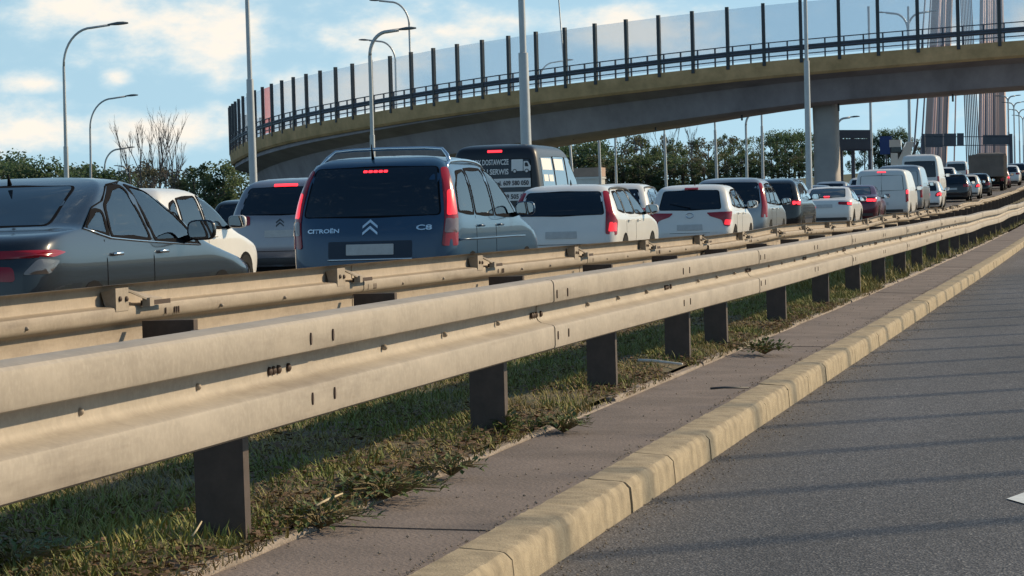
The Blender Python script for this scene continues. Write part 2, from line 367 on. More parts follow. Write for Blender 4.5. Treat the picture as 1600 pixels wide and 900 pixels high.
for i in range(len(spl)-1):
    beam(rail1, off1, -2.40, spl[i]-.17, spl[i+1]+.17, ZT, 1, .4, shift=.0045*(i % 2), amp=.006 if spl[i] < 45 else .02)
    Y = spl[i]
    if Y > 45: continue
    for dy in (-.12, .12):
        for dz in (-.052, -.079, -.23, -.257):
            if dz in (-.079, -.257) and Y < 45: continue
            link('bolt', SLOT, rail1, Vector((-2.40+.083+.0085+zig(Y, .4, .006), Y+dy, ZT+dz-.012+g(Y))) - off1)
    for dy in (-.19, -.15, -.1, .0):
        link('bolt', BOLT, rail1, Vector((-2.40+.006+zig(Y, .4, .006)+.0045, Y+dy-.1, ZT-.149+g(Y))) - off1)
    for fr in (.27, .5, .74):
        Y2 = spl[i] + (spl[i+1]-spl[i])*fr
        link('bolt', BOLT_S, rail1, Vector((-2.40+.006+.0045, Y2, ZT-.150+g(Y2))) - off1)
def cpost(x0, x1, zb, zt, fl=.055, t=.006):
    """C section: web square to the road, flanges pointing down the road"""
    mb = MB(); mb.box(x0, x1, 0, t, zb, zt); mb.box(x1-t, x1, t, fl, zb, zt); mb.box(x0, x0+t, t, fl, zb, zt)
    mb.box(x1-.02, x1-t, fl-t, fl, zb, zt); mb.box(x0+t, x0+.02, fl-t, fl, zb, zt)
    return mb.mesh('post', M_post)
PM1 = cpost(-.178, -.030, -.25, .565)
ps = [.6, 4.1, 7.54, 11.05, 13.69, 16.21, 17.87, 21.28, 24.68, 27.93, 31.18]
while ps[-1] < 150: ps.append(ps[-1]+3.25)
rp = random.Random(2)
for Y in ps:
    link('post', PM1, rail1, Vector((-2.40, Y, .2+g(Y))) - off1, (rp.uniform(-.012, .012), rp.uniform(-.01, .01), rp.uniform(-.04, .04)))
    mb = None
SP1 = MB(); SP1.box(-.029, -.004, -.03, .05, -.2, -.11); SP1 = SP1.mesh('spacer', M_steel2)
for Y in ps: link('spacer', SP1, rail1, Vector((-2.40, Y, ZT+g(Y))) - off1)

X2 = -4.70
rail2 = tag(empty('guardrail', (X2, 0, .2)), 'corrugated steel guardrail with bracketed posts, seen from its back beside the traffic queue', 'guardrail')
off2 = Vector((X2, 0, .2))
ps2 = [1.15+3.95*i for i in range(64)]
DR = .0013
def zt2(Y): return .775 + g(Y) - DR*max(0, min(Y, 60)-12)
for i in range(len(ps2)-1):
    Ya, Yb = ps2[i]+.42, ps2[i+1]+.42
    mb = MB(); pth = []; sd = 2.1
    kz0 = kz1 = 0; kx0 = kx1 = 0
    rr = random.Random(100+i); rr2 = random.Random(101+i)
    amp = .008 if Ya < 30 else .035
    kz0, kx0 = rr.uniform(-amp, amp), rr.uniform(-amp, amp); kz1, kx1 = rr2.uniform(-amp, amp), rr2.uniform(-amp, amp)
    for k in range(8):
        t = k/7; Y = Ya-.16 + (Yb-Ya+.32)*t
        pth.append((Vector((X2 + kx0*(1-t)+kx1*t - .004*(i % 2), Y, zt2(Y) + kz0*(1-t)+kz1*t)) - off2, (-1, 0, 0), (0, 0, 1)))
    mb.extrude(WPC, pth); mb.build('beam', M_steel2, rail2, smooth=38)
beamless = 0
mb = MB()                                             # post with spacer block
mb.box(.004, .275, 0, .006, -.55, -.185); mb.box(.269, .275, .006, .06, -1.0, -.185); mb.box(.13, .275, 0, .005, -1.0, -.55)
mb.box(.13, .136, .006, .06, -1.0, -.20); mb.box(.004, .269, .006, .06, -.191, -.185)
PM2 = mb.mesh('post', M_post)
mb = MB()                                             # sheet bracket filling the upper hollow of the beam
mb.add([(-.072, -.36, -.03), (.004, -.36, -.012), (.004, -.36, -.125), (-.05, -.36, -.11),
        (-.072, -.18, -.03), (.004, -.18, -.012), (.004, -.18, -.125), (-.05, -.18, -.11)], [(0, 1, 2, 3), (1, 5, 6, 2), (0, 4, 5, 1)])
mb.hexa([(.002, -.18, -.022), (.05, -.02, -.075), (.05, -.02, -.085), (.002, -.18, -.032)], [(-.03, -.14, -.020), (.0, .32, -.080), (.0, .32, -.090), (-.03, -.14, -.030)])
mb.box(.02, .06, -.03, .03, -.112, -.070)
BRK = mb.mesh('bracket', M_steel2)
mb = MB(); mb.box(.045, .052, 0, .30, -.107, -.084); mb.box(.0, .05, .0, .004, -.11, -.083); BRKD = mb.mesh('bracket_slot_shade', M_rust)  # thin dark plate stands in for the shade inside the bracket slot
for i, Y in enumerate(ps2):
    if Y > 220: break
    zz = zt2(Y)
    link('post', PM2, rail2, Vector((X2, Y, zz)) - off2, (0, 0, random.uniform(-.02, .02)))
    if Y < 95:
        b = link('bracket', BRK, rail2, Vector((X2, Y, zz)) - off2)
        link('slot_shade', BRKD, b)
    if Y < 50:
        for dy, dz in ((-.31, -.065), (-.22, -.068)): link('bolt', BOLT, rail2, Vector((X2+.008, Y+dy, zz+dz)) - off2)
        for dy in (.36, .50, .53, .56): link('bolt', SLOT, rail2, Vector((X2+.007, Y+dy, zz-.15)) - off2)
        for fr in (.32, .62): link('bolt', BOLT_S, rail2, Vector((X2+.004, Y+3.95*fr, zt2(Y+3.95*fr)-.155)) - off2)
# ================================================================== VERGE VEGETATION
M_gr = [mat('grass_green', (.20, .225, .05), .7, var=.4, vscale=3), mat('grass_olive', (.27, .23, .065), .75, var=.4, vscale=3), mat('grass_dry', (.34, .25, .11), .8, var=.35, vscale=5)]
M_leaf_dry = mat('dry_leaf', (.15, .085, .045), .85, var=.4, vscale=9); M_straw = mat('straw', (.50, .41, .26), .8, var=.2, vscale=20)
def soil_z(x, Y):
    for k in range(len(vx)-1):
        if vx[k] <= x <= vx[k+1]:
            t = (x-vx[k])/(vx[k+1]-vx[k]); return vz[k]*(1-t)+vz[k+1]*t + g(Y)
    return .148 + g(Y)
from mathutils import noise as mnoise
def grass(name, label, mi, n, y0, y1, x0, x1, hmin, hmax, wid, thr, seed, lay=.35):
    rr = random.Random(seed); mb = MB(); c = 0; tries = 0
    while c < n and tries < n*12:
        tries += 1
        Y = y0 + (y1-y0)*rr.random()**1.3; x = rr.uniform(x0, x1)
        if mnoise.noise(Vector((x*1.6, Y*1.1, seed*3.3))) + .25*mnoise.noise(Vector((x*7, Y*6, seed))) < thr: continue
        c += 1; h = rr.uniform(hmin, hmax)*(.7+.6*rr.random()); a = rr.uniform(0, 6.283); w = wid*rr.uniform(.6, 1.3)
        ln = h*rr.uniform(.15, lay*2.6); dx, dy = math.cos(a)*ln, math.sin(a)*ln; px, py = -math.sin(a)*w/2, math.cos(a)*w/2
        z = soil_z(x, Y) - .008
        mb.add([(x-px, Y-py, z), (x+px, Y+py, z), (x+px*.7+dx*.4, Y+py*.7+dy*.4, z+h*.6), (x-px*.7+dx*.4, Y-py*.7+dy*.4, z+h*.6), (x+dx, Y+dy, z+h)], [(0, 1, 2, 3), (3, 2, 4)])
    me = bpy.data.meshes.new(name); me.from_pydata(mb.v, [], mb.f); me.materials.append(M_gr[mi] if isinstance(mi, int) else mi)
    return tag(link(name, me), label, 'grass', kind='stuff')
grass('grass', 'short green grass growing between the guardrails', 0, 52000, 5, 34, -4.5, -2.40, .02, .065, .0065, -.12, 1, .5)
grass('grass', 'olive grass tufts around the guardrail posts', 1, 46000, 5, 34, -4.4, -2.36, .018, .055, .006, -.18, 2, .6)
grass('dry_grass', 'straw coloured dry grass along the edging stones', 2, 30000, 5, 30, -3.4, -2.35, .012, .04, .005, -.05, 3, .9)
grass('grass', 'coarse grass on the verge further up the road', 1, 26000, 28, 110, -4.7, -2.38, .05, .12, .014, -.2, 4)
def litter(n, seed):
    rr = random.Random(seed); mb = MB()
    for _ in range(n):
        Y = 5.2 + 20*rr.random()**1.6; x = rr.uniform(-3.5, -2.40) if rr.random() < .75 else rr.gauss(-2.44, .05)
        if mnoise.noise(Vector((x*1.3, Y*1.2, 9))) < -.12: continue
        x = min(x, -2.35); z = soil_z(x, Y) + rr.uniform(.004, .03); a = rr.uniform(0, 6.28); s = rr.uniform(.008, .022)
        M = Matrix.Translation((x, Y, z)) @ Matrix.Rotation(a, 4, 'Z') @ Matrix.Rotation(rr.uniform(-.6, .6), 4, 'X')
        mb.add([M @ Vector(p) for p in ((-s, 0, 0), (-.2*s, -.45*s, .1*s), (s, 0, .3*s), (-.1*s, .5*s, .15*s))], [(0, 1, 2), (0, 2, 3)])
    me = bpy.data.meshes.new('leaf_litter'); me.from_pydata(mb.v, [], mb.f); me.materials.append(M_leaf_dry)
    return tag(link('leaf_litter', me), 'brown fallen leaves scattered over the verge soil', 'leaf litter', kind='stuff')
litter(16000, 4)
# broad-leaved weeds spilling over the edging
def weed(px, py, z, n, size, label, seed, spread=1.0, m=None):
    P = at_z(px, py, z); rr = random.Random(seed)
    root = tag(empty('weed_plant', P), label, 'weed', 'weeds along the edging'); mb = MB(); ms = MB()
    for k in range(int(n*1.8)):
        a = rr.uniform(0, 6.28); r = size*spread*rr.random()**.6; h = size*rr.uniform(.08, .7)*(1.1-.7*r/(size*spread))
        base = Vector((math.cos(a)*r, math.sin(a)*r*1.3, h)); L = size*rr.uniform(.18, .36)
        M = Matrix.Translation(base) @ Matrix.Rotation(a+rr.uniform(-.8, .8), 4, 'Z') @ Matrix.Rotation(rr.uniform(-.9, .5), 4, 'Y')
        mb.add([M @ Vector(p) for p in ((0, 0, 0), (.45*L, -.30*L, .05*L), (L, 0, -.05*L), (.45*L, .30*L, .05*L))], [(0, 1, 2), (0, 2, 3)])
        if k % 3 == 0: ms.tube([(0, 0, -.02), base*.55+Vector((0, 0, .01)), base], [.003, .0025, .0015], 4, False)
    mb.build('leaves', m or M_weed, root); ms.build('stem', M_weedstem, root)
M_weed = mat('weed_leaf', (.10, .135, .03), .6, var=.35, vscale=20); M_weedstem = mat('weed_stem', (.16, .12, .05), .8)
weed(792, 676, .17, 60, .13, 'bushy green weed standing against a guardrail post flange', 1, .45)
weed(880, 668, .15, 90, .10, 'low green weed spreading over the edging onto the paved strip', 2, 1.3)
weed(1195, 548, .15, 110, .12, 'spreading weed between two guardrail posts reaching over the paving joint', 3, 1.5)
weed(600, 770, .16, 160, .11, 'dense low weed patch on the edging beside bare soil', 4, 1.9)
weed(500, 815, .15, 110, .10, 'trailing weed lying over the edging above the long paving joint', 5, 1.8)
weed(705, 735, .16, 70, .09, 'small ragged weed at an edging stone joint', 6, 1.4)
weed(20, 880, .19, 120, .11, 'pale tufted weed deep under the guardrail beam', 7, 1.9)
def stick(name, a, b, r, m, label, cat):
    mb = MB(); a, b = Vector(a), Vector(b); c = (a+b)/2
    mb.tube([a-c, (a-c)*.3+Vector((.004, 0, .004)), b-c], [r, r, r*.7], 6); o = mb.build(name, m, smooth=1); o.location = c
    return tag(o, label, cat)
stick('white_strip', at_z(998, 563, .20), at_z(1066, 569, .185), .010, mat('white_plastic', (.62, .60, .55), .6), 'white plastic strip lying on the grass beside a guardrail post', 'strip')
stick('straw_stalk', at_z(494, 790, .20), at_z(535, 771, .20), .004, M_straw, 'pale dry stalk lying on the bare soil patch', 'stalk')
stick('twig', at_z(300, 838, .22), at_z(315, 815, .25), .003, M_straw, 'thin pale twig sticking up beside a guardrail post foot', 'twig')
stick('dead_twig', at_z(955, 630, .16), at_z(943, 626, .17), .003, M_rust, 'thin dark twig curling over the edging', 'twig')
stick('rubber_strip', at_z(1110, 607, .15), at_z(1170, 606, .145), .006, M_dark, 'dark rubber strip lying in a paving joint', 'strip')

# ================================================================== NOISE BARRIER (right of the camera, throws the bars of shade on the lane)
nbx, nbh = 8.3, 6.5
nb = tag(empty('noise_barrier', (nbx, 0, 0)), 'tall row of steel posts with clear panels along the right road edge', 'noise barrier')
mb = MB(); mb.box(-.036, .036, -.036, .036, -.1, nbh); NBP = mb.mesh('post', M_dark)
def glass_mat(name, color, alpha, rough=.1, milky=False):
    m = bpy.data.materials.new(name); m.use_nodes = True; nt = m.node_tree; nt.nodes.clear(); N = nt.nodes.new; Lk = nt.links.new
    o = N('ShaderNodeOutputMaterial'); t = N('ShaderNodeBsdfTransparent'); p = N('ShaderNodeBsdfPrincipled'); mx = N('ShaderNodeMixShader')
    p.inputs['Base Color'].default_value = (*color, 1); p.inputs['Roughness'].default_value = rough; mx.inputs[0].default_value = alpha
    tr = tuple(.6+.4*c for c in color); t.inputs[0].default_value = (*tr, 1)
    if milky:
        tl = N('ShaderNodeBsdfTranslucent'); tl.inputs[0].default_value = (*color, 1); m2 = N('ShaderNodeMixShader'); m2.inputs[0].default_value = .3
        Lk(p.outputs[0], m2.inputs[1]); Lk(tl.outputs[0], m2.inputs[2]); p = m2
    Lk(t.outputs[0], mx.inputs[1]); Lk(p.outputs[0], mx.inputs[2]); Lk(mx.outputs[0], o.inputs[0]); return m
M_clear = glass_mat('barrier_glass', (.85, .9, .92), .04)
mb = MB(); mb.box(-.01, .01, .1, 1.53, .3, nbh-.3); NBG = mb.mesh('panel', M_clear)
for i in range(-4, 26):
    link('post', NBP, nb, (0, 4.2+1.63*i, 0)); link('panel', NBG, nb, (0, 4.2+1.63*i, 0))

# ================================================================== OVERPASS RAMP
tops = [(361.5, 170), (364, 165.5), (368, 161), (373, 157), (379, 153), (387, 148), (397, 143), (409.5, 139), (424, 134), (439.5, 129), (458.5, 124), (478, 119), (500, 113), (524, 107), (549, 101.5),
        (580, 96), (609, 89), (642, 83), (676.5, 77), (715, 71), (753, 65), (795, 58), (837, 51.5), (883, 45), (930, 38), (978, 31), (1029, 25), (1081, 18), (1136, 11.5), (1192, 5), (1250, -2), (1310, -9),
        (1371, -16), (1433, -23), (1496, -29), (1560, -35), (1626, -40), (1692, -45), (1760, -50), (1830, -54)]
base_pts = [(361, 236), (379, 223), (400, 215.5), (425, 206), (441, 202), (480, 194), (525, 185.5), (552, 181), (611, 170), (644, 165.6), (678, 159), (715.6, 154.7), (756, 148), (797, 142), (839, 137.5), (884, 131), (980, 120), (1083, 108), (1195, 95), (1251, 91), (1310, 86), (1372, 81), (1434, 75), (1496, 70), (1560, 66), (1600, 63), (1700, 55), (1830, 46)]
def lerp_pts(P, x):
    if x <= P[0][0]: return P[0][1]
    for (a, b), (c, d) in zip(P, P[1:]):
        if a <= x <= c: return b + (d-b)*(x-a)/(c-a)
    return P[-1][1]
S_POST = 2.2
deps = [0]*len(tops); i0 = 29; deps[i0] = 162.0
for i in range(i0-1, -1, -1):
    dx = (tops[i+1][0]-tops[i][0])*deps[i+1]/FPX; deps[i] = deps[i+1] + math.sqrt(max(.05, S_POST**2 - dx*dx))
for i in range(i0+1, len(tops)): deps[i] = deps[i-1] - .12
nodes = [at_depth(px, lerp_pts(base_pts, px), deps[i]) for i, (px, py) in enumerate(tops)]
# smooth the traced ramp edge into an even curve
for _ in range(6):
    nodes = [nodes[0]] + [(nodes[i-1]+nodes[i]*2+nodes[i+1])/4 for i in range(1, len(nodes)-1)] + [nodes[-1]]
d0 = nodes[0]-nodes[1]; ext = []                       # the ramp goes on round the bend behind
h = math.atan2(d0.y, d0.x)
p = nodes[0].copy()
for k in range(14):
    h -= .05; p = p + Vector((math.cos(h)*2.2, math.sin(h)*2.2, d0.z*.6)); ext.append(p.copy())
nodes = list(reversed(ext)) + nodes; NE = len(ext)
ramp = tag(empty('overpass', (nodes[-10].x, nodes[-10].y, 0)), 'curved concrete overpass ramp with tall transparent noise screens crossing above the road', 'overpass')
ro = Vector((nodes[-10].x, nodes[-10].y, 0))
tang = [(nodes[min(i+1, len(nodes)-1)]-nodes[max(i-1, 0)]) for i in range(len(nodes))]
tang = [Vector((t.x, t.y, 0)).normalized() for t in tang]
inner = [Vector((-t.y, t.x, 0)) for t in tang]          # away from the camera
def deepen(i): return 1 + .42*max(0, min(1, (NE+30-i)/22))
def sweep(name, prof, m, i0=0, i1=None, smooth=0, parent=ramp, deep=False):
    mb = MB(); i1 = i1 or len(nodes)
    if deep: mb.extrude(prof, [(nodes[i]-ro, inner[i], (0, 0, deepen(i))) for i in range(i0, i1)]); return mb.build(name, m, parent, smooth)
    mb.extrude(prof, [(nodes[i]-ro, inner[i], (0, 0, 1)) for i in range(i0, i1)]); return mb.build(name, m, parent, smooth)
HW = 5.2
sweep('cornice', [(-.05, 0), (-.05, -.30), (0, -.85), (.12, -1.0), (.30, -1.0), (.30, 0)], M_cornice)
sweep('deck', [(.30, -.02), (.30, -.90), (1.9, -1.25), (2.6, -2.55), (3.1, -2.72), (HW+1.9, -2.72), (HW+2.4, -2.55), (HW+3.1, -1.25), (HW+4.7, -.90), (HW+4.7, -.02)], M_conc, smooth=25, deep=True)
sweep('cornice', [(HW+4.7, 0), (HW+4.7, -1.0), (HW+4.95, -1.0), (HW+5.0, 0)], M_cornice)
M_scr = glass_mat('screen_glass', (.62, .74, .86), .20, .25, True); M_scr_red = glass_mat('screen_glass_pink', (.85, .42, .42), .45, .3, True)
def oriented(i): return Matrix((( tang[i].x, inner[i].x, 0), (tang[i].y, inner[i].y, 0), (0, 0, 1))).to_euler()
mb = MB(); mb.box(-.10, .10, -.10, .10, -.25, 3.45); SCP = mb.mesh('screen_post', M_dark)
mb = MB(); mb.box(-.045, .045, -.03, .05, -.02, 1.06); RLP = mb.mesh('railing_post', M_rail)
for i in range(len(nodes)-1):
    link('screen_post', SCP, ramp, nodes[i]-ro, oriented(i))
    a, b = nodes[i]-ro, nodes[i+1]-ro; t = (b-a)/((b-a).length); iv = inner[i]*.015; a = a + inner[i]*.12; b = b + inner[i]*.12
    lo, hi = .12, 3.32
    mb = MB(); aa, bb = a+t*.1, b-t*.1
    mb.hexa([aa-iv+Vector((0, 0, lo)), bb-iv+Vector((0, 0, lo)), bb+iv+Vector((0, 0, lo)), aa+iv+Vector((0, 0, lo))], [aa-iv+Vector((0, 0, hi)), bb-iv+Vector((0, 0, hi)), bb+iv+Vector((0, 0, hi)), aa+iv+Vector((0, 0, hi))])
    red = (i == NE+7)
    o = mb.build('screen_panel', M_scr_red if red else M_scr, ramp)
    if red: o['label'] = 'pink tinted screen panel'
    for fr in (.0, .5): link('railing_post', RLP, ramp, a*(1-fr)+b*fr+t*.28-inner[i]*.12, oriented(i))
sweep('handrail', [(-.03, 1.06), (-.03, 1.12), (.05, 1.12), (.05, 1.06)], M_rail)
sweep('guard_beam', [(-.05, .48), (-.09, .56), (-.06, .64), (-.09, .72), (-.05, .80), (-.02, .80), (-.02, .48)], M_rail)
sweep('lower_rail', [(-.03, .24), (-.03, .30), (.05, .30), (.05, .24)], M_rail)
mb = MB(); mb.tube([(0, 0, .05), (0, 0, -.45)], .06, 8); DRN = mb.mesh('drain_pipe', M_dark)
for i in range(NE+10, len(nodes), 3): link('drain_pipe', DRN, ramp, nodes[i]-ro+inner[i]*3.6+Vector((0, 0, -2.72)))
# pier
pc = at_depth(1288, 240, 166); pz = g(pc.y)-.2
mb = MB(); prof = [(math.copysign(abs(math.cos(a))**.45, math.cos(a))*.74, math.copysign(abs(math.sin(a))**.45, math.sin(a))*1.15) for a in [2*math.pi*k/32 for k in range(32)]]
mb.extrude(prof, [((pc.x-ro.x, pc.y-ro.y+1.6, z), (sx, 0, 0), (0, sx, 0)) for z, sx in ((pz, 1.12), (2.5, 1.03), (5.4, 1.0), (7.35, 1.04))])
mb.build('pier', M_pier, ramp, smooth=40)
mb = MB(); mb.box(pc.x-ro.x-.55, pc.x-ro.x+.55, pc.y-ro.y+.9, pc.y-ro.y+2.3, 7.2, 7.6); mb.build('bearing', M_dark, ramp)
pq = nodes[NE+19]
mb = MB(); mb.extrude(prof, [((pq.x-ro.x+inner[NE+19].x*4.6, pq.y-ro.y+inner[NE+19].y*4.6, z), (1, 0, 0), (0, 1, 0)) for z in (0, pq.z-3.0)]); mb.build('pier', M_pier, ramp, smooth=40)

# ================================================================== STAY-CABLE BRIDGE (far)
M_pyl = mat('pylon_concrete', (.50, .37, .34), .9, var=.12, vscale=.1); M_cab = mat('cable_sheath', (.78, .52, .46), .5, .1); M_cabd = mat('cable_dark', (.16, .15, .18), .6)
D_B = 470
pyl = tag(empty('bridge_pylon', at_depth(1505, 290, D_B)), 'pale concrete twin-leg pylon with fanned stay cables on the horizon', 'bridge pylon')
bo = Vector(pyl.location)
def leg(p0, w0, p1, w1):
    a, b = at_depth(p0[0], p0[1], D_B)-bo, at_depth(p1[0], p1[1], D_B)-bo
    u = Vector((math.cos(YAW), math.sin(YAW), 0)); v = Vector((0, 3.2, 0)); mb = MB()
    mb.hexa([a-u*w0-v, a+u*w0-v, a+u*w0+v, a-u*w0+v], [b-u*w1-v, b+u*w1-v, b+u*w1+v, b-u*w1+v]); mb.build('leg', M_pyl, pyl)
leg((1458, 330), 1.9, (1487, -330), 1.3); leg((1552, 330), 2.5, (1547, -330), 1.3)
def cable(x0, y0, d_0, x1, y1, d_1, r, m):
    a, b = at_depth(x0, y0, d_0)-bo, at_depth(x1, y1, d_1)-bo; mb = MB()
    mb.tube([a, b], r, 6); mb.build('cable', m, pyl, smooth=1)
rr = random.Random(8)
for k, (xb, xt) in enumerate([(1424, 1446), (1436, 1451), (1452, 1462), (1464, 1461), (1476, 1473), (1490, 1481)]):
    cable(xb, 290, 330+15*k, xt+24, -330, D_B, .11, M_cab if k % 3 == 2 else M_cabd)
for k in range(8): cable(1512+3.0*k, 290, 400+4*k, 1489+1.6*k, -330, D_B, .09, M_cabd)
for k in range(9): cable(1532+3.6*k, 292, 340+14*k, 1541+1.5*k, -330, D_B, .15, M_cab if k % 4 != 2 else M_cabd)
for k in range(3): cable(1456+6*k, 292, 360+20*k, 1484+1.5*k, -330, D_B, .17, M_cab)

# ================================================================== SIGN GANTRIES (seen from the back)
M_sign = mat('sign_back', (.075, .085, .105), .55, .2, var=.2, vscale=.6)
def gantry(name, label, d, boards, posts, beams, group=None):
    P0 = at_depth((boards[0][0]+boards[-1][2])/2, boards[0][3], d); root = tag(empty(name, (P0.x, P0.y, gz(P0.x, P0.y))), label, 'sign gantry')
    o = Vector(root.location); u = Vector((math.cos(YAW), math.sin(YAW), 0)); v = Vector((-u.y, u.x, 0))
    def board(nm, x0, y0, x1, y1, th, m):
        a, b, c, e = [at_depth(*q, d)-o for q in ((x0, y1), (x1, y1), (x1, y0), (x0, y0))]
        mb = MB(); mb.hexa([a, b, c, e], [q+v*th for q in (a, b, c, e)]); return mb.build(nm, m, root)
    for q in boards: board('sign_board', *q, .12, M_sign)
    for q in beams: board('beam', *q, .2, M_rail)
    for px, py, w in posts:
        a = at_depth(px, py, d)-o; mb = MB(); mb.box(a.x-w, a.x+w, a.y+.3, a.y+.3+2*w, -.2, a.z); mb.build('post', M_rail, root)
gantry('sign_gantry', 'dark backs of two stacked road sign boards beside the overpass pier', 185, [(1308, 203, 1360, 216), (1309, 217, 1360, 235)], [(1313, 204, .10), (1331, 204, .12), (1357, 204, .10)], [(1305, 233, 1362, 235.5)])
gantry('sign_gantry', 'wide sign gantry with a row of dark board backs before the pylon', 300, [(1446, 209, 1473, 230), (1475, 208.5, 1494, 228.5), (1495.5, 208, 1506, 228), (1536, 211, 1577, 226)], [(1442, 209, .18), (1579, 209, .18)], [(1444, 213, 1578, 214.2), (1444, 226.5, 1578, 227.6)])

# ================================================================== LAMPS
def lamp(base, top_z, arm, label, r0=.11, r1=.055, double=False, tilt=(0, 0), straight=False, small=False, group='street lamps'):
    """base Vector; arm = horizontal reach vector"""
    root = tag(empty('street_lamp', base), label, 'street lamp', group); H = top_z - base.z
    L = arm.length; n = arm.normalized() if L > 0 else Vector((1, 0, 0)); tx, ty = tilt
    mb = MB()
    def lean(z): return Vector((tx*z, ty*z, z))
    if straight:
        mb.tube([lean(-.2), lean(H*.62), lean(H*.622), lean(H)], [r0, r0*.8, r0*.55, r1], 12); mb.build('pole', M_lamp, root, smooth=40); return root
    zc = H - L*.85
    mb.tube([lean(-.2), lean(zc*.55), lean(zc*.552), lean(zc)], [r0, r0*.9, r0*.68, r1*1.1], 12); pole = mb.build('pole', M_lamp, root, smooth=40)
    for s in ((1, -1) if double else (1,)):
        mb = MB(); pts = []
        for k in range(11):
            a = math.pi/2*k/10; pts.append(lean(zc) + n*s*L*(1-math.cos(a))*.62 + Vector((0, 0, L*.80*math.sin(a))))
        pts.append(lean(zc) + n*s*L + Vector((0, 0, L*.85)))
        mb.tube(pts, r1, 8); mb.build('arm', M_lamp, root, smooth=1)
        e = lean(zc) + n*s*L + Vector((0, 0, L*.85)); M = Matrix.Translation(e) @ Matrix.Rotation(math.atan2(n.y*s, n.x*s), 4, 'Z') @ Matrix.Rotation(-.06, 4, 'Y')
        mb = MB(); rings = []
        for t, hw, hh in ((-.1, .05, .05), (.1, .11, .08), (.35, .17, .11), (.6, .15, .10), (.82, .07, .05)):
            rings.append([M @ Vector((t, hw*math.cos(q), hh*max(-.35, math.sin(q)))) for q in [2*math.pi*k/10 for k in range(10)]])
        mb.add([v for r in rings for v in r], [(i*10+k, i*10+(k+1) % 10, (i+1)*10+(k+1) % 10, (i+1)*10+k) for i in range(4) for k in range(10)] + [tuple(range(9, -1, -1)), tuple(40+k for k in range(10))])
        mb.build('lamp_head', M_lhead, root, smooth=60)
    return root
U = Vector((math.cos(YAW), math.sin(YAW), 0))
def plamp(pxb, pyb, pxt, ytop, d, reach_px, label, **kw):
    """pole passing (pxb,pyb) low and (pxt) at the bend, highest at row ytop, arm reach in picture widths"""
    lo, hi = at_depth(pxb, pyb, d), at_depth(pxt, ytop, d)
    base = Vector((lo.x, lo.y, gz(lo.x, lo.y)))
    dz = hi.z-lo.z; tilt = ((hi.x-lo.x)/dz, (hi.y-lo.y)/dz)
    base.x -= tilt[0]*(lo.z-base.z); base.y -= tilt[1]*(lo.z-base.z)
    return lamp(base, hi.z, U*(reach_px*d/FPX) if reach_px else Vector((0, 0, 0)), label, tilt=tilt, **kw)
plamp(104, 275, 98, 41, 122, 74, 'tall street lamp with curved arm, the larger of a pair over the dark sedan', r0=.12)
plamp(142, 275, 140, 152, 190, 58, 'street lamp with curved arm standing behind the larger one over the dark sedan', r0=.12, r1=.06)
plamp(164, 282, 163, 232, 290, 36, 'short looking curved lamp in front of the bare trees', r0=.14, r1=.09)
plamp(14, 282, 14, 259, 420, 9, 'tiny distant lamp before the leftmost dark trees', r0=.14, r1=.12)
plamp(198, 282, 197, 259, 420, -11, 'tiny distant lamp with arm turned the other way at the bare trees', r0=.14, r1=.12)
plamp(396, 285, 384, -60, 62, 0, 'slim tall lighting mast in front of the curved end of the overpass', straight=True, r0=.10, r1=.045)
plamp(822, 222, 811, -120, 61, 0, 'thick stepped lighting mast rising behind the black van', straight=True, r0=.135, r1=.08)
plamp(1264, 270, 1257, -60, 118, 0, 'slim lighting mast in front of the overpass pier', straight=True, r0=.15, r1=.08)
plamp(582, 225, 577, 48, 128, 46, 'curved lamp in front of the overpass above the blue minivan', r0=.13, r1=.085)
plamp(620, 190, 617, 62, 215, -40, 'lamp seen through the noise screen with its arm to the left', r0=.12, r1=.07)
plamp(644, 180, 638, 0, 235, -46, 'taller lamp seen through the noise screen beside the one with its arm to the left', r0=.13, r1=.08)
plamp(884, 140, 870, -40, 215, 0, 'thin mast seen through the noise screen above the white wagon', straight=True, r0=.10, r1=.05)
plamp(842, 135, 842, 96, 240, 40, 'small curved lamp top showing behind the overpass railing', r0=.10, r1=.06)
for x0, x1, yb, d, lb in ((938, 934, 285, 230, 'thin mast under the overpass beside the black van front'), (1041, 1036, 290, 230, 'thin mast under the overpass above the white hatchback roof'), (1120, 1115, 280, 225, 'thin mast under the overpass above the silver car'), (1192, 1189, 276, 225, 'thin mast under the overpass left of the pier'), (1362, 1357, 262, 230, 'thin mast in front of the sign board backs'), (1422, 1419, 235, 260, 'thin mast beside the first stay cables')):
    plamp(x0, yb, x1, 10 if x0 > 1300 else {938: 165, 1041: 150, 1120: 140, 1192: 132}[x0], d, 0, lb, straight=True, r0=.135, r1=.11)
plamp(963, 290, 961, 208, 300, 9, 'curved lamp in front of the trees beside the black van', r0=.15, r1=.11)
plamp(946, 290, 944, 230, 330, 4, 'short lamp post before the trees nearest the far lorry', r0=.15, r1=.13)
plamp(1004, 288, 1002, 233, 330, -4, 'short lamp post before the trees above the white wagon', r0=.15, r1=.12)
plamp(1167, 278, 1165, 174, 250, 26, 'curved lamp under the overpass between two thin masts', r0=.14, r1=.10)
plamp(1309, 270, 1307, 184, 230, 21, 'double curved lamp right beside the overpass pier', r0=.12, r1=.09)
plamp(1420, 150, 1418, 19, 270, 34, 'double armed lamp seen through the screen beside the pylon', double=True, r0=.15, r1=.10)
for k, (x, y) in enumerate(((1575, 150), (1584, 160), (1592, 171), (1598, 180))):
    plamp(x+2, 270, x, y, 380+60*k, 11, ['first', 'second', 'third', 'fourth'][k] + ' double armed lamp of the row right of the pylon', double=True, r0=.16, r1=.10)

